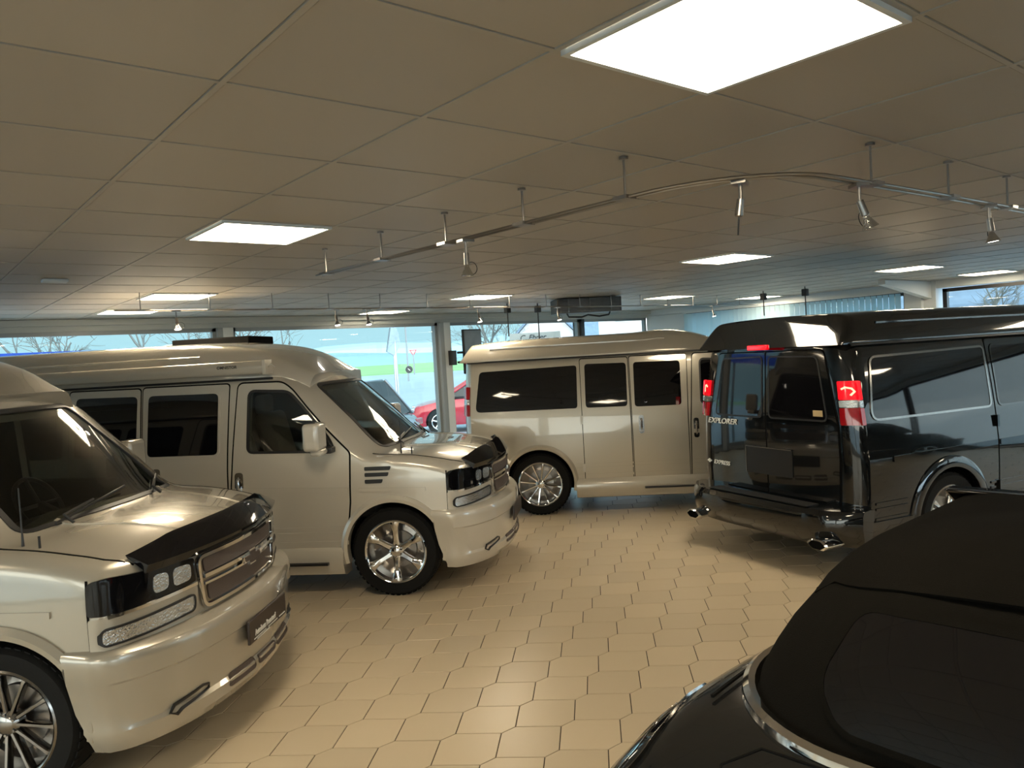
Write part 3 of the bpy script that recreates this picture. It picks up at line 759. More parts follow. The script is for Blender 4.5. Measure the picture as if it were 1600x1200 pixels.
    def bmap(u, z):
        p, nn = mapn(pmap, u, z, Vector((-1,0,z))); g = float(np.interp(z, [.215,.27,.325,.345,.42,.552,.565,.64,.665,.70], [.05,.088,.090,.074,.084,.086,.101,.103,.100,.06])); q = abs(u)/1.2
        return p+nn*g*(1-.72*max(0, (q-.55)/.45)**1.2)
    mb = MB()
    for s in (-1, 1): patch(mb, rnd([(s*.16,.29),(s*.42,.29),(s*.40,.355),(s*.16,.355)], .02), bmap, .006, .012, .1)
    patch(mb, rnd([(-.12,.29),(.12,.29),(.12,.34),(-.12,.34)], .02), bmap, .006, .012, .1)
    mb.build('air_slot', 'grille_mesh', bump)
    for s in (-1, 1):
        mb = MB(); ribbon(mb, [(s*.80,.33),(s*.77,.36),(s*.60,.385),(s*.56,.375),(s*.56,.355),(s*.60,.345),(s*.74,.33),(s*.77,.315)], .011, bmap, .008, .014, True)
        mb.build('hook_trim', 'black_plastic', bump)
    pl = MB(); pp, _ = mapn(bmap, 0, .5, Vector((-1,0,.5)))
    pl.box((pp.x+.018, 0, .515), (.018,.54,.13)); plate = pl.build('licence_plate', 'plate_brown', root); bevel(plate, .006)
    if c.get('plate'):
        text('plate_text', c['plate'], .045, frame((pp.x+.0285, -.20, .482), (0,1,0), (0,0,1)), 'text_white', plate, .0015, sx=.85)
        mb = MB()
        for a, b, z in ((-.22,-.05,.468),(-.02,.12,.468),(.15,.24,.468),(-.18,.0,.457)): mb.box((pp.x+.0285,(a+b)/2,z),(.002,b-a,.006))
        mb.build('plate_lines', 'text_white', plate)
    # grille
    gp = rnd([(-.47,.735),(.47,.735),(.50,1.0),(-.50,1.0)], .05)
    mb = MB(); patch(mb, gp, F, .012, .02, .08); gr = mb.build('grille', 'dark_chrome', root)
    mb = MB(); patch(mb, rnd([(-.445,.91),(.445,.91),(.455,.985),(-.455,.985)], .02), F, .018, .01, .08)
    patch(mb, rnd([(-.42,.755),(.42,.755),(.435,.845),(-.435,.845)], .03), F, .018, .01, .08); mb.build('grille_mesh', 'grille_mesh', gr)
    mb = MB(); ribbon(mb, gp, .018, F, .026, .016, True); ribbon(mb, [(-.46,.895),(.46,.895)], .020, F, .030, .018); ribbon(mb, [(-.46,.855),(.46,.855)], .012, F, .026, .014); mb.build('grille_bar', 'chrome', gr)
    bt = [(-.105,-.018),(-.04,-.018),(-.04,-.042),(.04,-.042),(.04,-.018),(.115,-.018),(.105,.018),(.04,.018),(.04,.042),(-.04,.042),(-.04,.018),(-.115,.018)]
    mb = MB(); mb.prism([(a, .878+b) for a, b in bt], lambda a, b, t: (F(a, b)[0]+.028+.016*t, a, b)); mb.cur = 1
    mb.prism([(a*.86, .878+b*.78) for a, b in bt], lambda a, b, t: (F(a, b)[0]+.043+.005*t, a, b)); mb.build('bowtie_emblem', ['chrome','grille_mesh'], gr)
    # lamps
    ue = uat(.50)+.015
    for s in (-1, 1):
        hp = rnd([(s*.50,.885),(s*.51,1.005),(s*(ue-.08),1.035),(s*ue,1.02),(s*ue,.865),(s*.85,.862)], [.02,.02,.05,.04,.02,.02])
        mb = MB(); patch(mb, hp, pmap, .010, .016, .06, Vector((-1,0,.9))); hl = mb.build('headlamp', 'gloss_plastic', root)
        mb = MB()
        for a, b in ((.54,.66),(.69,.78)): patch(mb, rnd([(s*a,.905),(s*b,.90),(s*b,.99),(s*a,.985)], .03), pmap, .013, .005, .06, Vector((-1,0,.9)))
        mb.build('lamp_reflector', 'lens_clear', hl)
        mb = MB(); patch(mb, rnd([(s*.50,.735),(s*.495,.872),(s*ue,.852),(s*ue,.700)], .015), pmap, .008, .012, .06, Vector((-1,0,.9))); lp = mb.build('lamp_surround', paint, root)
        mb = MB(); ribbon(mb, [(s*.50,.872),(s*.85,.862),(s*1.0,.855)], .016, pmap, .016, .012, ctr=Vector((-1,0,.9))); mb.build('lamp_bar', 'chrome', lp)
        tp = rnd([(s*.53,.745),(s*.525,.825),(s*(ue-.05),.80),(s*(ue-.05),.725)], .03)
        mb = MB(); patch(mb, tp, pmap, .014, .008, .06, Vector((-1,0,.9))); mb.build('turn_lamp', 'lens_clear', lp)
        mb = MB(); ribbon(mb, tp, .010, pmap, .018, .010, True, ctr=Vector((-1,0,.9))); mb.build('lamp_rim', 'black_plastic', lp)
        mb = MB(); ribbon(mb, [(s*ue,.70),(s*ue,1.03)], .010, pmap, .003, .004, ctr=Vector((-1,0,.9))); mb.build('panel_gap', 'black_matte', root)
    # bonnet gap and bug shield
    for s in (-1, 1):
        mb = MB(); ribbon(mb, [(.03,s*.865),(.30,s*.868),(.52,s*.862),(.66,s*.845),(.755,s*.80)], .010, wmap, .002, .004, step=.05)
        mb.build('panel_gap', 'black_matte', root)
    mb = MB(); vs = []; ys = np.linspace(-.80, .80, 41)
    for y in ys:
        e = 1-.75*max(0, (abs(y)-.55)/.25)**.8 if abs(y) > .55 else 1
        x1 = (.795-sh(y))*sx; z1 = 1.012; x2 = (.715-sh(y))*sx; z2 = T(.715-sh(y), y)+.04*e+.01
        for x, z in ((x1+.012,z1),(x1+.030,z1+.04),(x2+.035,z2-.012),(x2-.0,z2),(x2+.01,z2-.02*e-.008),(x1+.0,z1+.02)): vs.append((x, y, z))
    fs = [(i*6+k, i*6+(k+1) % 6, (i+1)*6+(k+1) % 6, (i+1)*6+k) for i in range(len(ys)-1) for k in range(6)]+[(0,1,2,3,4,5), tuple((len(ys)-1)*6+k for k in range(6))[::-1]]
    mb.add(vs, fs); mb.build('bug_shield', 'gloss_plastic', root, smooth=60)
    # bonnet creases
    mb = MB()
    for s in (-1, 1): ribbon(mb, [(.08,s*.50),(.45,s*.40),(.70,s*.36)], .03, wmap, .006, .010, step=.05)
    mb.build('bonnet_crease', paint, root)
    # ---- rear
    mb = MB(); ol = rnd([(-.78,.52),(.78,.52),(.80,1.2),(.72,1.835),(-.72,1.835),(-.80,1.2)], .05)
    RC = Vector((-3, 0, 1))
    ribbon(mb, ol, .010, rmap, .003, .004, True, ctr=RC); ribbon(mb, [(0,.52),(0,1.835)], .012, rmap, .003, .004, ctr=RC); mb.build('panel_gap', 'black_matte', root)
    for s in (-1, 1):
        dz = MB(); patch(dz, rnd([(s*.008,.53),(s*.77,.53),(s*.79,1.2),(s*.715,1.825),(s*.008,1.825)], .03), rmap, .006, .008, .09, RC); dr = dz.build('rear_door', paint, root)
        wp = rnd([(s*.045,1.25),(s*.70,1.25),(s*.64,1.78),(s*.045,1.79)], .05)
        mb = MB(); patch(mb, wp, rmap, .010, .008, .1, RC); mb.build('rear_window', 'black_glass', dr)
        mb = MB(); ribbon(mb, wp, .014, rmap, .012, .010, True, ctr=RC); mb.build('window_seal', 'black_plastic', dr)
        def lamp(z0, z1, m, par, a=.83, b=.975, o=.022):
            q = MB(); patch(q, rnd([(s*a,z0),(s*b,z0),(s*b,z1),(s*a,z1)], .012), rmap, o, .03, .04, RC)
            # wrap on to the flank
            patch(q, rnd([(-4.345,z0),(-4.305,z0),(-4.305,z1),(-4.345,z1)], .01), smap(s), .010, .02, .05); return q.build('lamp_lens', m, par)
        tl = bpy.data.objects.new('tail_lamp', None); COL.objects.link(tl); tl.parent = root
        lit = c.get('lit')
        lamp(1.425, 1.575, 'lens_red_lit' if lit else 'lens_red', tl); lamp(1.365, 1.42, 'lens_clear', tl); lamp(1.225, 1.36, 'lens_red', tl)
        if lit:
            q = MB(); ribbon(q, [(s*.86,1.51),(s*.89,1.525),(s*.93,1.515),(s*.945,1.49),(s*.92,1.46)], .014, rmap, .026, .005, ctr=RC, step=.02); q.build('bulb_glow', 'lens_hot', tl)
    # third brake light
    mb = MB(); zt = 1.875; mb.box((-4.475*sx,0,zt),(.04,.24,.045)); bevel(mb.build('brake_light', 'lens_red_lit' if c.get('lit') else 'lens_red', root), .008)
    # licence plate recess, handle, badges
    mb = MB(); patch(mb, rnd([(-.30,.74),(.26,.74),(.26,.98),(-.30,.98)], .02), rmap, .014, .012, .1, RC); mb.build('plate_recess', 'black_plastic', root)
    mb = MB(); ribbon(mb, [(-.30,.98),(.26,.98)], .008, rmap, .020, .008, ctr=RC); ribbon(mb, [(.26,.98),(.26,.74)], .006, rmap, .020, .008, ctr=RC); mb.build('plate_trim', 'dark_chrome', root)
    if c.get('rear_text'):
        def rtext(nm, body, size, y, z, sh_=0, sxx=1.2):
            p, nn = mapn(rmap, y, z, RC); tang = (Vector(rmap(y-.05, z))-Vector(rmap(y+.05, z))).normalized(); up = (Vector(rmap(y, z+.03))-Vector(rmap(y, z-.03))).normalized()
            return text(nm, body, size, frame(p+nn*.012, tang, up), 'text_white', root, .003, sh_, 'CENTER', sxx)
        rtext('explorer_badge', 'EXPLORER', .072, .60, 1.165, .25, 1.25)
        rtext('express_badge', 'EXPRESS', .055, .62, .765, .2, 1.15)
        mb = MB(); mb.prism([(.81+a*.33, .785+b*.42) for a, b in bt], lambda a, b, t: (rmap(a, b)[0]-.010-.004*t, a, b)); mb.build('bowtie_badge', 'text_white', root)
        mb = MB(); patch(mb, [(-.66,1.285),(-.56,1.285),(-.56,1.335),(-.66,1.335)], rmap, .013, .003, .2, RC); mb.build('sticker', 'amber', root)
    # rear bumper
    mb = MB(); vs = []; prof = [(.05,.56),(-.06,.565),(-.20,.555),(-.235,.52),(-.245,.42),(-.22,.34),(-.17,.27),(-.10,.255),(.03,.30)]
    ts = np.linspace(-1, 1, 31)
    for t in ts:
        for o_, z in prof:
            e = abs(t)**6; yy = t*1.01; xx = -4.40-.03+ (o_)*(1-.55*e)+.10*abs(t)**4
            vs.append((xx*sx, yy*(1 if z > .3 else .97), z))
    nb = len(prof); mb.add(vs, [(i*nb+k, i*nb+(k+1) % nb, (i+1)*nb+(k+1) % nb, (i+1)*nb+k) for i in range(30) for k in range(nb)]+[tuple(range(nb))[::-1], tuple(range(30*nb, 31*nb))])
    rb = mb.build('rear_bumper', paint, root)
    mb = MB(); mb.box((-4.53*sx,0,.567),(.14,1.2,.008)); mb.build('step_pad', 'black_plastic', rb)
    if c.get('rear_text'):
        for y, in ((.74,),(-.78,)):
            mb = MB(); ring = []
            P = rnd([(-.115,0),(-.055,-.042),(.055,-.042),(.115,0),(.055,.042),(-.055,.042)], .02, 3)
            def loop(k, x): return [(x*sx, y+a*k, .30+b*k) for a, b in P]
            R_1, R_2, R_3 = loop(1,-4.68), loop(.78,-4.69), loop(.74,-4.50); R_0 = loop(.95,-4.45); n6 = len(P)
            mb.add(R_0+R_1+R_2+R_3, [(i*n6+k, i*n6+(k+1) % n6, (i+1)*n6+(k+1) % n6, (i+1)*n6+k) for i in range(3) for k in range(n6)])
            mb.build('exhaust_tip', 'chrome', root)
            mb = MB(); mb.add([(v[0]+.03, v[1], v[2]) for v in R_2], [tuple(range(n6))]); mb.build('exhaust_bore', 'black_matte', root)
        mb = MB(); mb.box((-4.2,.1,.26),(.3,.9,.10)); mb.box((-3.7,.3,.28),(.8,.35,.14)); mb.build('underbody', 'black_plastic', root)
    # floor pan and axles hide the view through beneath
    mb = MB(); mb.box2((rx-.35,-.55,.24),(fx+.3,.55,.32)); mb.tube([(fx,-.75,.37),(fx,.75,.37)], .05); mb.tube([(rx,-.75,.37),(rx,.75,.37)], .06); mb.build('chassis', 'black_matte', root)
    # ---- cabin
    if c['cavity']:
        mb = MB(); mb.box2((-.62*sx,-.83,.63),(-.12*sx,.83,1.13)); dsh = mb.build('dashboard', 'interior', root); bevel(dsh, .05, 3)
        for y in (-.42,.42):
            sb = MB(); sb.box((-1.28,y,.80),(.52,.50,.16)); st_ = bevel(sb.build('seat', c.get('seatm','seat_leather'), root), .05, 3)
            s2 = MB(); s2.box((-1.56,y,1.18),(.16,.48,.66), M=Matrix.Rotation(math.radians(-14), 3, 'Y')); bevel(s2.build('backrest', c.get('seatm','seat_leather'), st_), .06, 3)
            s3 = MB(); s3.box((-1.68,y,1.58),(.10,.27,.20)); bevel(s3.build('headrest', c.get('seatm','seat_leather'), st_), .04, 3)
        mb = MB(); MM = Matrix.Rotation(math.radians(62), 4, 'Y'); P = [MM @ Vector((.19*math.cos(a), .19*math.sin(a), 0))+Vector((-.72,.42,1.16)) for a in np.linspace(0, 2*math.pi, 28, endpoint=False)]
        mb.tube(P, .014, 8, closed=True); mb.tube([P[0], P[14]], .014); mb.tube([P[7], P[21]], .012); mb.tube([Vector((-.72,.42,1.16)), Vector((-.45,.42,1.02))], .03); mb.build('steering_wheel', 'black_plastic', root)
    return root, smap, roof

HP = ([-4.6,-4.3,-3.4,-2.4,-1.75,-1.45,-1.2,-1.0,-.8,-.62,-.50],[.93,.96,1,1,.99,.965,.89,.78,.55,.22,.04])
HP3 = ([-4.6,-4.3,-3.4,-2.4,-1.9,-1.7,-1.45,-1.2,-.95,-.7,-.50],[.80,.90,1,1,1,1.08,1.06,.93,.68,.30,.04])
v1, _, _ = build_van(dict(x=.981, y=4.98, a=-.756, sx=1.0, paint='champagne', cavity=True, hh=.31, hprof=HP, wheel='multi', rim='dark_chrome', antenna=True, plate='Autohaus Ronstorf', seatm='interior', ws=(-.55,.11),
    label='champagne high-roof van cut off by the left edge, chrome grille and dark plate in front'))
v2, sm2, _ = build_van(dict(x=3.898, y=6.261, a=-.813, sx=1.034, paint='pearl', cavity=True, hh=.335, hprof=HP, wheel='six', antenna=True, vents=True, ws=(-.62,.01),
    label='pearl white high-roof van with a rolled awning on its roof side and six-spoke chrome wheels'))
v3, _, _ = build_van(dict(x=8.798, y=5.551, a=-.785, sx=.871, paint='gold_pearl', cavity=False, hh=.25, hprof=HP3, wheel='multi',
    label='pale gold high-roof van seen side-on behind the others, before the tall windows'))
v4, _, _ = build_van(dict(x=10.537, y=2.81, a=-.241, sx=1.037, paint='black_paint', cavity=False, hh=.27, hprof=HP, wheel='five', lit=True, rear_text=True, trim='black_paint', seal='dark_chrome', lip=.50,
    label='black high-roof van seen from behind with lit red lamps and an EXPLORER badge'))
# awning and roof hatch of the white van
mb = MB(); P = rnd([(-.855,1.905),(-.975,1.905),(-.985,1.97),(-.955,2.02),(-.86,2.02)], .02, 3); n = len(P)
vs = [(x, y, z) for x in (-4.1,-1.02) for y, z in P]; mb.add(vs, [(k, (k+1) % n, n+(k+1) % n, n+k) for k in range(n)]+[tuple(range(n))[::-1], tuple(range(n, 2*n))])
aw = mb.build('awning', 'pearl', v2)
mb = MB(); mb.box((-1.005,-.92,1.962),(.03,.135,.125)); mb.tube([(-.99,-.93,1.96),(-.96,-.93,1.985),(-.93,-.93,1.96)], .008, 6); bevel(mb.build('end_cap', 'pearl', aw), .01)
text('awning_text', 'OMNISTOR', .035, frame((-1.42,-.9865,1.962), (1,0,0), (0,.1,1)), 'black_plastic', aw, .001)
mb = MB(); mb.box((-1.98,.25,2.235),(.80,.55,.08)); hb = bevel(mb.build('roof_hatch', 'black_matte', v2), .012); hb['label'] = 'black roof hatch'
# ------------------------------------------------------------------ convertible
def convertible():
    t = thing('convertible_car', (.64, .56, 0), math.radians(2), 'black convertible with its fabric roof closed, seen from behind at the bottom right', 'car')
    # local: x forward from the tail, y left
    Wd = hermite([.58,.62,.70,.80,.92,1.12,1.3,1.6,2.4,3.4,4.1,4.45,4.6],[.64,.79,.86,.89,.905,.93,.945,.95,.945,.93,.89,.79,.60])
    Zt = hermite([.58,.66,.78,.95,1.12,1.5,2.4,3.1,3.3,4.1,4.5,4.6],[.72,.83,.895,.93,.948,.955,.94,.94,.93,.83,.72,.60])
    mb = MB(); xs = [.58,.59,.61,.64,.68,.73]+list(np.arange(.79,4.4,.1))+[4.42,4.5,4.56,4.6]; vs = []
    for x in xs:
        w, zt = Wd(x), Zt(x); zs = zt-.055
        half = [(w*.88,.22),(w*.96,.30),(w*.99,.45),(w*1.0,.58),(w*.995,.68),(w*.975,.76),(w*.94,zs-.02),(w*.90,zs+.015),(w*.85,zs+.035),(w*.78,zt-.012),(w*.6,zt),(w*.3,zt+.012),(0,zt+.015)]
        loop = [(-y, z) for y, z in half]+[(y, z) for y, z in half[:-1]][::-1]+[(.3,.22),(-.3,.22)]
        vs += [(x, y, z) for y, z in loop]
    n = len(loop); mb.add(vs, [(i*n+k, i*n+(k+1) % n, (i+1)*n+(k+1) % n, (i+1)*n+k) for i in range(len(xs)-1) for k in range(n)]+[tuple(range(n))[::-1], tuple(range((len(xs)-1)*n, len(xs)*n))])
    body = mb.build('body', ['dark_paint','black_matte'], smooth=50)
    cut = MB(); cut.cur = 1
    for x in (1.42,3.8):
        for s in (-1,1): cut.lathe([(.001,s*.62),(.36,s*.62),(.36,s*1.2),(.001,s*1.2)], 36, 'y', (x,0,.33))
    boolean_diff(body, [cut.build('cut', ['dark_paint','black_matte'])]); body.parent = t
    sb = body.modifiers.new('sub', 'SUBSURF') if False else None
    # soft top rings
    def ring(z, a, xr, xf, rr, n=15):
        P = []
        P.append((xf, -a))
        for k in range(n+1):
            q = math.pi/2*k/n; P.append((xr+rr-rr*math.sin(q)**.9, -(a-rr)-rr*math.cos(q)**.9) if False else (xr+rr-rr*math.sin(q), -(a-rr*1.0)-rr*math.cos(q)+0))
        P2 = [(x, -y) for x, y in P[::-1]]
        Q = P+P2
        # bow the rear edge outwards a little
        return [(x-.06*(1-(y/a)**2) if x < xr+rr else x, y, z+.055*max(0, min(1, (z-1.0)/.25))*(1-(y/a)**2)) for x, y in Q]
    rings = [(.945,.745,1.10,3.1,.42),(.985,.74,1.11,3.1,.42),(1.05,.71,1.14,3.0,.41),(1.12,.675,1.19,2.95,.40),(1.18,.635,1.25,2.9,.38),(1.23,.61,1.31,2.85,.36),(1.275,.58,1.40,2.8,.34),(1.305,.55,1.52,2.7,.32),(1.323,.49,1.68,2.6,.29),(1.333,.39,1.90,2.5,.26),(1.338,.24,2.1,2.4,.2)]
    mb = MB(); vs = []
    for r in rings: vs += ring(*r)
    n = len(ring(*rings[0])); mb.add(vs, [(i*n+k, i*n+(k+1) % n, (i+1)*n+(k+1) % n, (i+1)*n+k) for i in range(len(rings)-1) for k in range(n)]+[tuple(range((len(rings)-1)*n, len(rings)*n))])
    st = mb.build('soft_top', 'soft_top', t, smooth=70)
    # surface map of the top: (y, s) with s running up the ring levels
    zl = [r[0] for r in rings]
    fa = hermite(zl, [r[1] for r in rings]); fx_ = hermite(zl, [r[2] for r in rings]); fr = hermite(zl, [r[4] for r in rings])
    def tmap(y, z):
        a, xr, rr = fa(z), fx_(z), fr(z); b = .06*(1-(y/a)**2); ay = abs(y)
        cz = .055*max(0, min(1, (z-1.0)/.25))*(1-min(1, (y/a)**2))
        if ay <= a-rr: return (xr-b, y, z+cz)
        q = math.acos(max(-1, min(1, (ay-(a-rr))/rr))); return (xr+rr-rr*math.sin(q)-b, y, z+cz)
    C_ = Vector((2.2,0,.9))
    wp = rnd([(-.34,1.005),(.34,1.005),(.42,1.08),(.36,1.222),(-.36,1.222),(-.42,1.08)], .05)
    mb = MB(); patch(mb, wp, tmap, .004, .006, .06, C_); w = mb.build('rear_window', 'black_glass', st); w['label'] = 'dark glass rear window'
    mb = MB(); ribbon(mb, wp, .012, tmap, .005, .008, True, ctr=C_); mb.build('window_seal', 'soft_top', st)
    mb = MB(); ribbon(mb, [(-.58,1.20),(-.50,1.245),(-.3,1.26),(0,1.265),(.3,1.26),(.50,1.245),(.58,1.20)], .010, tmap, .004, .008, ctr=C_); mb.build('top_seam', 'soft_top', st)
    # chrome strip round the base of the top
    P = ring(.955, .765, 1.085, 2.3, .43); P = [Vector(p) for p in P]
    mb = MB(); vs = []
    for i, p in enumerate(P):
        a = P[max(i-1, 0)]; b = P[min(i+1, len(P)-1)]; tt = (b-a).normalized(); nn = Vector((tt.y,-tt.x,0)); nn = nn if nn.dot(p-C_) > 0 else -nn
        for o_, z in ((-.02,.0),(-.012,.018),(.006,.022),(.022,.010),(.026,-.010),(-.02,-.015)): vs.append(p+nn*o_+Vector((0,0,z)))
    mb.add(vs, [(i*6+k, i*6+(k+1) % 6, (i+1)*6+(k+1) % 6, (i+1)*6+k) for i in range(len(P)-1) for k in range(6)]); mb.build('chrome_strip', 'chrome', t)
    # boot lid and panel gaps on the deck
    def dmap(x, y): w = Wd(x); zt = Zt(x); return (x, y, zt+.014-.026*(abs(y)/(w*.78))**2)
    mb = MB(); ribbon(mb, [(.70,-.47),(.90,-.55),(1.0,-.50),(1.0,0),(1.0,.50),(.90,.55),(.70,.47)], .006, dmap, .003, .004, ctr=Vector((1.5,0,.3))); mb.build('panel_gap', 'black_matte', t)
    # tail lamps
    for s in (-1, 1):
        def fl(a, z): return (a, s*(Wd(a)*1.0-.0), z)
        mb = MB(); patch(mb, rnd([(.66,.60),(.86,.62),(.94,.68),(.84,.70),(.68,.69)], .03), fl, .012, .03, .05, Vector((2,0,.6))); mb.build('side_lamp', 'lens_red', t)
        # smoked lamp cluster lying over the shoulder of the wing: a across from deck (0) to flank (1)
        def sm(x, a):
            w, zt = Wd(x), Zt(x); P = [(w*.60,zt),(w*.78,zt-.012),(w*.85,zt-.02),(w*.90,zt-.04),(w*.94,zt-.075),(w*.975,.76),(w*.995,.68)]
            k = max(0, min(5.999, a*6)); i = int(k); f = k-i; return (x, s*(P[i][0]*(1-f)+P[i+1][0]*f), P[i][1]*(1-f)+P[i+1][1]*f)
        SCn = Vector((1.5,0,.3))
        for q, pl in (('tail_lamp', [(.68,.40),(.82,.30),(1.02,.38),(1.25,.58),(1.42,.76),(1.1,.84),(.85,.87),(.68,.86)]),):
            rp = rnd(pl, .05); mb = MB(); patch(mb, rp, sm, .006, .012, .05, SCn); tlm = mb.build(q, 'black_glass', t)
            mb = MB(); ribbon(mb, rp, .010, sm, .009, .008, True, .04, SCn); mb.build('lamp_rim', 'dark_chrome', tlm)
            for ip in ([(.72,.48),(.84,.40),(1.0,.50),(1.17,.64),(.95,.68),(.72,.69)], [(1.05,.74),(1.20,.68),(1.37,.75),(1.15,.79)]):
                mb = MB(); ribbon(mb, rnd(ip, .04), .012, sm, .008, .006, True, .03, SCn); mb.build('lamp_reflector', 'chrome', tlm)
        mb = MB(); ribbon(mb, [(1.15,s*.745),(1.6,s*.785)], .008, lambda x, y: (x, y, Zt(x)-.004-.10*max(0, abs(y)/Wd(x)-.80)), .006, .008, ctr=Vector((1.5,0,.3))); mb.build('panel_gap', 'black_matte', t)
    # windscreen frame
    mb = MB(); mb.prism([(2.52,1.33),(2.60,1.335),(3.30,.95),(3.15,.94)], lambda a, b, q: (a, -.62+1.24*q, b)); bevel(mb.build('windscreen', 'black_glass', t), .02)
    for x in (1.42,3.8):
        for s in (-1,1):
            o = wheel(t, x, s, 'five', R=.37); o.location = (x, s*.80, .325); o.scale = (.878,.8,.878)
    return t
convertible()

# ------------------------------------------------------------------ ceiling fixtures
def spot(loc, label, lit=True, tilt=(0,0), grp='spot lamps on the track rails', bare=False):
    t = thing('spot_lamp', loc, tilt[1], label, 'spot lamp', grp)
    mb = MB(); mb.box((0,0,0),(.07,.05,.012)); mb.tube([(0,0,-.005),(0,0,-.06)], .007, 8); mb.build('clamp', 'steel', t)
    M = Matrix.Rotation(tilt[0], 3, 'X'); o = Vector((0,0,-.055))
    mb = MB(); mb.lathe([(.001,0),(.013,-.002),(.015,-.06),(.010,-.065),(.001,-.065)], 14, 'z', o, M=M)
    mb.build('socket', 'steel', t)
    if not bare:
        mb = MB(); mb.lathe([(.010,-.065),(.014,-.075),(.030,-.108),(.032,-.112),(.028,-.111),(.012,-.078)], 20, 'z', o, closed=True, M=M); mb.build('reflector', 'lens_clear', t)
        mb = MB(); mb.lathe([(.001,-.106),(.024,-.106),(.026,-.110),(.001,-.112)], 18, 'z', o, M=M); mb.build('bulb', 'bulb' if lit else 'lens_clear', t)
        c = o+M @ Vector((.03,0,-.075)); mb = MB(); mb.tube([c+M @ Vector((.030*math.cos(a),.0,.030*math.sin(a))) for a in np.linspace(0, 2*math.pi, 18, endpoint=False)], .0018, 5, closed=True); mb.build('wire_ring', 'black_plastic', t)
    else:
        mb = MB(); mb.tube([o+M @ Vector((0,0,-.06)), o+M @ Vector((.01,0,-.10)), o+M @ Vector((.02,0,-.125))], .003, 6); mb.build('bare_wire', 'black_plastic', t)
    if lit:
        ld = bpy.data.lights.new('spot', 'SPOT'); ld.energy = 1.5; ld.spot_size = math.radians(75); ld.spot_blend = .6; ld.color = (1,.86,.68); ld.shadow_soft_size = .03
        l = bpy.data.objects.new('light_source', ld); COL.objects.link(l); l.parent = t; l.location = o+M @ Vector((0,0,-.118)); l.rotation_euler = (tilt[0],0,0)
    return t
def tracks():
    RZ = 2.515
    t = thing('track_rail', (0,0,0), 0, 'twin-rod track rail that bends in a corner, hung from the ceiling nearest the camera', 'track rail')
    def pathpt(off):
        P = [(2.20+off,4.55),(2.21+off,3.8),(2.23+off,3.0),(2.24+off,2.3),(2.25+off,1.95)]
        cx, cy = 2.25+.45, 1.95-.02
        for k in range(1, 10):
            a = math.pi+math.pi/2*k/10; r = .45-off; P.append((cx+r*math.cos(a), cy+(r+.06)*math.sin(a)))
        P += [(2.75,1.42+off),(3.6,1.39+off),(4.6,1.37+off),(6.2,1.35+off)]
        return [(x, y, RZ) for x, y in P]
    for off in (-.022,.022): MB().tube(pathpt(off), .006, 8).build('rail_rod', 'steel', t)
    for (x, y) in [(2.20,4.45),(2.21,3.78),(2.23,3.18),(2.235,2.59),(2.245,2.0),(2.98,1.41),(3.64,1.39),(4.29,1.375),(4.9,1.365),(5.5,1.36)]:
        mb = MB(); mb.tube([(x,y,RZ),(x,y,CEIL)], .005, 6); mb.box((x,y,RZ),(.07,.07,.014)); mb.lathe([(.001,CEIL-.012),(.018,CEIL-.010),(.018,CEIL)], 12, 'z', (x,y,0)); mb.build('hanger', 'steel', t)
    spot((2.23,3.02,RZ-.01), 'unlit glass spot lamp hanging straight down from the straight part of the near track rail', lit=False)
    spot((2.40,1.60,RZ-.01), 'spot socket with a bare wire and no bulb at the track rail bend', lit=False, tilt=(.15,.4), bare=True)
    spot((2.90,1.42,RZ-.01), 'lit tilted spot lamp right after the bend of the near track rail', tilt=(-.35,.9))
    spot((4.05,1.375,RZ-.01), 'lit spot lamp nearest the right edge of the picture on the near track rail', tilt=(-.12,.6))
    t = thing('track_rail', (0,0,0), 0, 'long straight twin-rod track rail hung across the ceiling near the windows', 'track rail')
    for off in (-.022,.022): MB().tube([(1.60,7.26+off,RZ),(11.2,7.26+off,RZ)], .006, 8).build('rail_rod', 'steel', t)
    for k in range(16):
        x = gx(3+k)-.1; 
        if x > 11.1: break
        mb = MB(); mb.tube([(x,7.26,RZ),(x,7.26,CEIL)], .005, 6); mb.box((x,7.26,RZ),(.06,.06,.014)); mb.build('hanger', 'steel', t)
    for k, (x, d) in enumerate([(2.10,'leftmost lit spot lamp on the far track rail'),(3.66,'second lit spot lamp from the left on the far track rail'),(4.02,'lit spot lamp on the far track rail, third from the left'),(5.48,'lit spot lamp on the far track rail, left of the black heater'),(6.75,'lit spot lamp on the far track rail just before the black heater'),(10.0,'rightmost lit spot lamp on the far track rail')]):
        spot((x,7.26,RZ-.01), d, tilt=(-.25,0))
tracks()
def heater():
    t = thing('ceiling_heater', (7.75,7.75,CEIL-.24), math.radians(-30), 'black slatted air heater hung under the ceiling near the windows', 'heater')
    mb = MB(); mb.box((0,0,.13),(.92,.42,.20)); bevel(mb.build('casing', 'heater', t), .01)
    mb = MB()
    for k in range(14): mb.box((0,-.215,.045+k*.0135),(.86,.012,.005))
    for x in (-.3,0,.3): mb.box((x,-.22,.13),(.012,.012,.19))
    mb.build('grille', 'dark_chrome', t)
    mb = MB(); mb.tube([(-.3,-.1,.03),(-.28,-.12,-.02),(-.1,-.14,-.03),(0,-.1,0),(.15,-.14,-.03),(.3,-.1,-.01),(.32,-.1,.03)], .012, 8); mb.build('pipe', 'black_plastic', t)
    mb = MB()
    for x in (-.35,.35): mb.tube([(x,0,.23),(x,0,.24)], .01)
    mb.build('bracket', 'steel', t)
heater()
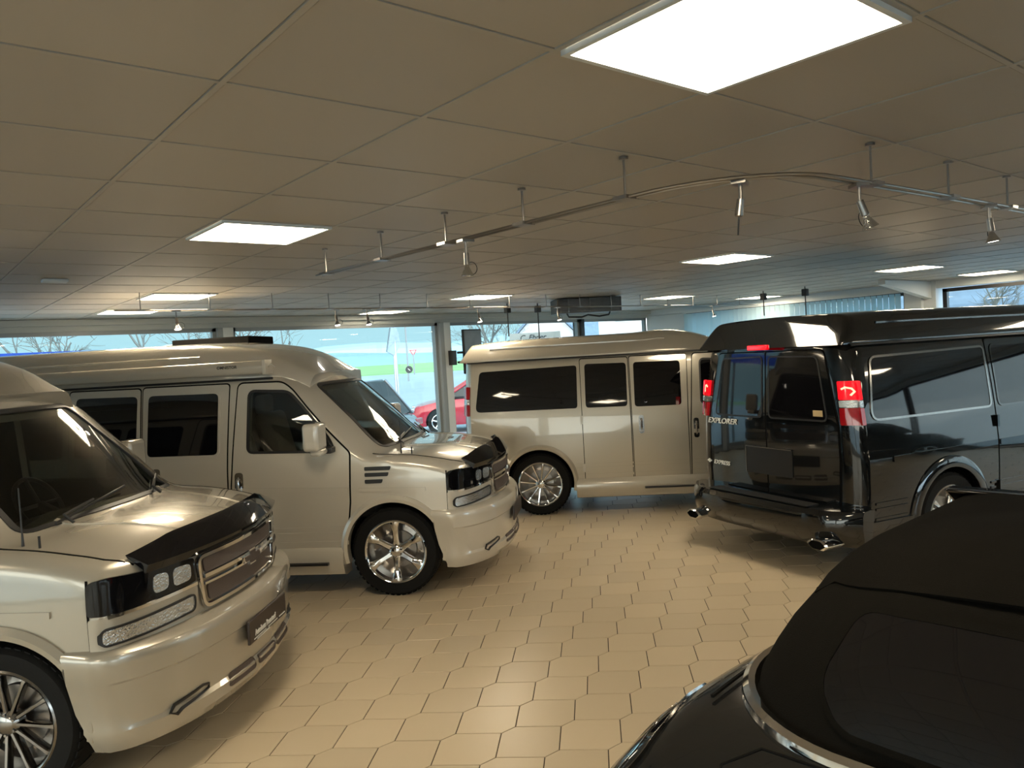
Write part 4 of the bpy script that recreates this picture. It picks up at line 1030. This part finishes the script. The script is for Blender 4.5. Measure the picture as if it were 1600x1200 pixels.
def drops():
    for (x, y, zb, lab) in [(7.02,8.6,2.2,'small black box on a thin rod hanging left of the slatted heater, shorter one'),(7.6,8.6,1.95,'small black box on a thin rod hanging before the white gabled house, longer one'),(10.4,6.62,2.3,'small black box hanging in front of the left end of the blinds'),(10.4,5.94,1.95,'small black box on a rod hanging in front of the middle of the blinds')]:
        t = thing('power_drop', (x,y,0), 0, lab, 'power drop', 'hanging black boxes on rods')
        mb = MB(); mb.box((0,0,2.585),(.075,.075,.10)); bevel(mb.build('box', 'black_plastic', t), .006)
        mb = MB(); mb.tube([(0,0,2.63),(0,0,CEIL)], .008, 6); mb.tube([(0,0,zb),(0,0,2.56)], .009, 6); mb.build('rod', 'black_plastic', t)
    t = thing('ceiling_vent', (1.02,6.32,CEIL-.012), 0, 'small flat white plate on the ceiling at the left', 'vent'); mb = MB(); mb.box((0,0,0),(.16,.10,.022)); bevel(mb.build('cover', 'frame_white', t), .005)
drops()
def monitor():
    t = thing('monitor', (7.46,10.42,2.0), math.radians(8), 'flat screen held by a black bracket on the white window post', 'monitor')
    mb = MB(); mb.box((.27,0,.03),(.42,.05,.74)); bevel(mb.build('housing', 'black_plastic', t), .01)
    mb = MB(); mb.box((.27,-.028,.03),(.39,.006,.70)); mb.build('screen', 'screen', t)
    mb = MB(); mb.box((-.11,.10,-.06),(.06,.16,.24)); mb.tube([(-.07,.0,.02),(.06,.0,.02)], .018); mb.tube([(-.07,.0,-.14),(.06,.0,-.14)], .018); mb.build('bracket', 'black_plastic', t)
monitor()

# ------------------------------------------------------------------ outside
def outside():
    mb = MB(); mb.box2((-500,-300,-.35),(700,700,-.17)); o = mb.build('ground', 'asphalt'); struct(o)
    mb = MB(); mb.box((F_.x*300, F_.y*300, -.15),(1200,360,.1), rz=-YAW); o = mb.build('meadow', 'grass'); o['kind'] = 'stuff'; o['label'] = 'bright green meadow beyond the road'; o['category'] = 'meadow'
    mb = MB(); mb.box2((8.6,14.2,-.17),(11.0,15.2,-.12)); o = mb.build('verge', 'grass'); o['kind'] = 'stuff'; o['label'] = 'strip of lawn just outside the window'; o['category'] = 'lawn'
    rnd_ = random.Random(4)
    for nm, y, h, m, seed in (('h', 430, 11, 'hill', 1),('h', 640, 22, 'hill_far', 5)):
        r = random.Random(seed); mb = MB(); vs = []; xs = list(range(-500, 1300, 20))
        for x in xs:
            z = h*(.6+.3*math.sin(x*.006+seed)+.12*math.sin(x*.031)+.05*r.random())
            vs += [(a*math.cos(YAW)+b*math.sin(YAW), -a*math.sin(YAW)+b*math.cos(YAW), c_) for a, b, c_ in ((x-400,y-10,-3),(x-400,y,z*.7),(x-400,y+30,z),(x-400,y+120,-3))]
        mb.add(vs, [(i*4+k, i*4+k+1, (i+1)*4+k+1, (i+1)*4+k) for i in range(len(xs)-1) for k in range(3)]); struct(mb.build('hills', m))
outside()
def tree(loc, h, seed, label, spread=1.0, thick=.12):
    r = random.Random(seed); mb = MB(); budget = [900]
    def br(p, d, ln, rad, lv):
        if budget[0] <= 0: return
        budget[0] -= 1; pts = [p]; q = p.copy(); dd = d.copy(); n = 3 if lv > 2 else 4
        for k in range(n):
            dd = (dd+Vector((r.uniform(-.16,.16), r.uniform(-.16,.16), r.uniform(-.04,.10)))*spread).normalized(); q = q+dd*ln/n; pts.append(q.copy())
        mb.tube(pts, [rad*(1-.55*i/n) for i in range(n+1)], 5 if lv < 3 else 3, cap=False)
        if lv >= 6: return
        for k in range(r.choice((2,3,3) if lv < 4 else (2,2,3))):
            i = r.randint(1, n); a = r.uniform(0, 2*math.pi); s = r.uniform(.45,.95)*spread
            side = dd.orthogonal().normalized(); side = Matrix.Rotation(a, 3, dd) @ side
            br(pts[i], (dd+side*s).normalized(), ln*r.uniform(.62,.85), max(.006, rad*.55), lv+1)
    br(Vector((0,0,0)), Vector((0,0,1)), h*.28, thick, 0)
    o = mb.build('bare_tree', 'bark'); o.location = loc; tag(o, label, 'tree', 'bare winter trees outside'); return o
for loc, h, s, lab in [((1.9,26,-.17),8.5,3,'bare tree outside at the far left end of the window front'),((2.5,17.3,-.17),5.5,8,'bare tree outside nearest the blue board, in the left window'),((7.0,25.5,-.17),8,12,'bare tree outside close to the first white window post'),((7.0,19.0,-.17),5.5,17,'bare tree outside above the dark roof hatch of the awning van'),((11.5,27.5,-.17),8,14,'bare tree outside above the windscreen of the awning van'),((19.5,25.2,-.17),8,21,'bare tree outside right of the white window post with the screen'),((23.5,29.5,-.17),8,25,'bare tree outside beside the white gabled house'),((21.5,9.6,-.17),7,33,'bare tree outside the right window, near the white column'),((18.2,6.2,-.17),6,37,'bare tree outside the right window, at the edge of the picture')]:
    tree(loc, h, s, lab)
def house(loc, rz, w, d, h, roofh, label, nwin=3, wallm='house_white'):
    t = thing('house', loc, rz, label, 'house')
    mb = MB(); mb.box((0,0,h/2),(w,d,h)); mb.prism([(-d/2,h),(d/2,h),(0,h+roofh)], lambda a, b, q: (-w/2+w*q, a, b)); mb.build('walls', wallm, t)
    mb = MB()
    for s in (-1, 1): mb.prism([(s*(d/2+.35),h-.25),(0,h+roofh+.02),(0,h+roofh+.22),(s*(d/2+.35),h-.02)], lambda a, b, q: (-w/2-.3+(w+.6)*q, a, b))
    mb.build('roof', 'roof_slate', t)
    for k in range(nwin):
        x = -w/2+w*(k+.5)/nwin
        for z in (1.5, 4.1):
            if z > h-.6: continue
            mb = MB(); mb.box((x,-d/2-.01,z),(1.0,.06,1.2)); f = mb.build('window', 'frame_white', t)
            mb = MB(); mb.box((x,-d/2-.03,z),(.85,.05,1.05)); mb.build('pane', 'black_glass', f)
    return t
house((42,46.5,-.17), math.radians(46), 8, 6, 2.6, 3.2, 'white gabled house outside, left of the slate roofed one', 2)
house((66,63,-.17), math.radians(-46), 16, 10, 3.0, 6.0, 'house with a large slate-blue roof outside, behind the thin dark window post', 4)
house((38,29,-.17), math.radians(-48), 11, 8, 5.6, 2.2, 'pale house with framed windows outside, right of the ceiling heater', 4)
house((36,11.5,-.17), math.radians(-72), 11, 8, 3.0, 4.6, 'house with a white-edged gable outside the right window', 3)
def hall():  # unseen hall, added to give the black van's side a bright reflection
    t = thing('reflection_hall', (19.5,-10,-.17), 0, 'long white hall added out of view beyond the right window front, a bright surface mirrored in the black van', 'building')
    mb = MB(); mb.box((0,0,2.6),(4,22,5.2)); mb.build('walls', 'white_paint', t); mb = MB(); mb.box((0,0,5.3),(4.4,22.4,.2)); mb.build('roof', 'roof_slate', t)
    for y in (-8,-4,0,4,8): mb = MB(); mb.box((-2.0,y,4.0),(.08,2.4,.7)); mb.build('window', 'black_glass', t)
hall()
def signs():
    # blue board
    t = thing('blue_board', (0,12.3,-.17), 0, 'long blue board on posts just outside the left window', 'board')
    mb = MB(); mb.box((-.4,0,2.42),(6.8,.06,.20)); mb.build('panel', 'blue_board', t); mb = MB()
    for x in (-3.4,-.4,2.6): mb.box((x,.06,1.2),(.08,.06,2.4))
    mb.build('post', 'frame_grey', t)
    # name board
    t = thing('name_board', (10.53,12.05,-.17), math.radians(-42), 'grey board with cursive name outside, below the bare branches and the gabled house', 'sign')
    mb = MB(); mb.box((0,0,2.44),(1.05,.05,.18)); mb.build('panel', 'fascia', t)
    text('lettering', 'C. Ebner', .15, frame((-.32,-.028,2.385),(1,0,0),(0,0,1)), 'black_plastic', t, .002, .3)
    mb = MB()
    for x in (-.4,.4): mb.tube([(x,.05,0),(x,.05,2.4)], .03)
    mb.build('post', 'frame_grey', t)
    # flag mast
    t = thing('flag_mast', (14.3,24.0,-.17), 0, 'pale mast with a folded patterned flag outside the middle window', 'mast')
    mb = MB(); mb.tube([(0,0,0),(0,0,2.9)], [.10,.06], 12); mb.build('mast', 'silver_paint', t)
    mb = MB(); mb.prism([(-.34,2.45),(-.05,2.3),(.22,2.7),(.16,3.1),(.05,3.35),(-.14,3.3)], lambda a, b, q: (a, -.06+.1*q, b)); mb.build('flag', 'grey_paint', t)
    # yield sign
    t = thing('yield_sign', (58.5,93.2,-.17), math.radians(-35), 'triangular yield sign on a thin post before the meadow', 'road sign')
    mb = MB(); mb.tube([(0,0,0),(0,0,3.0)], .10); mb.build('post', 'frame_grey', t)
    mb = MB(); mb.prism([(-.55,3.5),(.55,3.5),(0,2.55)], lambda a, b, q: (a, -.04-.02*q, b)); mb.build('border', 'red_paint', t)
    mb = MB(); mb.prism([(-.33,3.38),(.33,3.38),(0,2.82)], lambda a, b, q: (a, -.065-.01*q, b)); mb.build('face', 'house_white', t)
    t = thing('round_sign', (40.9,66.3,-.17), math.radians(-35), 'tall lamp pole with a round blue road sign low on it', 'road sign')
    mb = MB(); mb.tube([(0,0,0),(0,0,9.0)], .09); mb.build('pole', 'frame_grey', t)
    mb = MB(); mb.lathe([(.001,-.12),(.36,-.12),(.36,-.09),(.001,-.09)], 24, 'y', (.1,0,1.15)); mb.cur = 1; mb.box((.1,-.135,1.15),(.30,.01,.06), M=Matrix.Rotation(.8, 3, 'Y')); mb.build('disc', ['black_plastic','house_white'], t)
signs()
def simple_car(loc, rz, paint, label, k=1.0, tall=0.0):
    t = thing('car', loc, rz, label, 'car'); 
    Zb = hermite([-2.1,-2.0,-1.3,-.2,.9,1.9,2.1],[.75,.92,.98,.95,.92,.76,.55]); mb = MB(); vs = []; xs = [-2.1,-2.05,-1.9]+list(np.arange(-1.7,1.9,.15))+[1.9,2.04,2.1]
    for x in xs:
        e = 1-.28*max(0, (abs(x)-1.7)/.4)**2; w = .87*e; zt = Zb(x)+tall*.3
        h = [(w*.9,.22),(w*.99,.4),(w,.6),(w*.98,zt-.12),(w*.9,zt-.03),(w*.6,zt),(0,zt+.02)]; loop = [(-a, b) for a, b in h]+[(a, b) for a, b in h[:-1]][::-1]; vs += [(x, a, b) for a, b in loop]
    n = len(loop); mb.add(vs, [(i*n+q, i*n+(q+1) % n, (i+1)*n+(q+1) % n, (i+1)*n+q) for i in range(len(xs)-1) for q in range(n)]+[tuple(range(n))[::-1], tuple(range((len(xs)-1)*n, len(xs)*n))])
    b = mb.build('body', [paint,'black_matte'], smooth=50); cut = MB(); cut.cur = 1
    for x in (-1.3,1.3):
        for s in (-1,1): cut.lathe([(.001,s*.6),(.36,s*.6),(.36,s*1.2),(.001,s*1.2)], 30, 'y', (x,0,.33))
    boolean_diff(b, [cut.build('cut', [paint,'black_matte'])]); b.parent = t
    def cab(z0, z1, s0, s1):
        xb, xt = (-1.85,1.15),(-1.35,.25); return [(xb[0],-.78,z0),(xb[1],-.78,z0),(xb[1],.78,z0),(xb[0],.78,z0),(xt[0],-.60,z1),(xt[1],-.60,z1),(xt[1],.60,z1),(xt[0],.60,z1)]
    zt = 1.46+tall; z0 = .93+tall*.3; Q = cab(z0, zt, 0, 0); mb = MB(); mb.add(Q, [(0,1,2,3),(4,5,6,7),(0,1,5,4),(1,2,6,5),(2,3,7,6),(3,0,4,7)]); bevel(mb.build('windows', 'black_glass', t), .05, 3)
    mb = MB(); mb.box((-.55,0,zt-.01),(1.55,1.16,.05))
    for s in (-1,1):
        for (a, b_) in (((-1.85,s*.78,z0),(-1.35,s*.60,zt)),((1.15,s*.78,z0),(.25,s*.60,zt)),((-.35,s*.80,z0),(-.35,s*.61,zt))): mb.tube([a, b_], .035, 6)
    bevel(mb.build('roof', paint, t), .015)
    for x in (-1.3,1.3):
        for s in (-1,1):
            mb = MB(); mb.lathe([(.001,-.11),(.20,-.11),(.30,-.12),(.325,-.09),(.325,.09),(.30,.12),(.001,.12)], 30, 'y', (x,s*.76,.325)); w = mb.build('wheel', 'rubber', t)
            mb = MB(); yy = s*.885
            for q in range(5):
                a = q*2*math.pi/5+.3; mb.tube([(x,yy,.325),(x+.19*math.cos(a),yy,.325+.19*math.sin(a))], .022, 6)
            mb.tube([(x+.2*math.cos(a),yy-s*.01,.325+.2*math.sin(a)) for a in np.linspace(0, 2*math.pi, 28, endpoint=False)], .014, 6, closed=True); mb.build('rim', 'chrome', w)
    for s in (-1,1):
        mb = MB(); mb.box((2.0,s*.62,.66+tall*.3),(.12,.30,.12)); bevel(mb.build('headlamp', 'lens_clear', t), .03); mb = MB(); mb.box((-2.04,s*.62,.78+tall*.3),(.08,.30,.12)); bevel(mb.build('tail_lamp', 'lens_red', t), .02)
    t.scale = (k,k,k); return t
simple_car((13.6,17.9,-.17), math.radians(146), 'red_paint', 'red car parked outside behind the white window post', 1.05)
simple_car((6.82,14.8,-.17), math.radians(122), 'grey_paint', 'grey car parked outside behind the windscreen of the awning van', 1.0, .28)
simple_car((12.6-2.2,-4.4,0), math.radians(12), 'dark_paint', 'dark saloon car at the right of the showroom, seen only mirrored in the black van')
simple_car((5.6,-4.9,0), math.radians(5), 'silver_paint', 'silver car at the right of the showroom, seen only mirrored in the black van')
def palm():
    t = thing('potted_palm', (8.0,-6.6,0), 0, 'spiky potted palm at the right of the showroom, seen only mirrored in the black van', 'plant')
    mb = MB(); mb.lathe([(.001,0),(.16,0),(.22,.38),(.20,.38),(.001,.34)], 24); mb.build('pot', 'terracotta', t)
    mb = MB(); mb.tube([(0,0,.34),(.02,0,.9)], [.05,.04]); mb.build('trunk', 'bark', t)
    mb = MB(); r = random.Random(2)
    for k in range(46):
        a = r.uniform(0, 6.28); e = r.uniform(-.2,1.3); L_ = r.uniform(.45,.7); d = Vector((math.cos(a)*math.cos(e), math.sin(a)*math.cos(e), math.sin(e))); s = Vector((-math.sin(a), math.cos(a), 0))*.016; p = Vector((.02,0,.9))
        q = p+d*L_*.6; f = p+d*L_+Vector((0,0,-.06)); mb.add([p-s, p+s, q+s, q-s, f, p+Vector((0,0,.004)), q+Vector((0,0,.006))], [(0,5,6,3),(5,1,2,6),(3,6,4),(6,2,4)])
    mb.build('fronds', 'green', t)
palm()
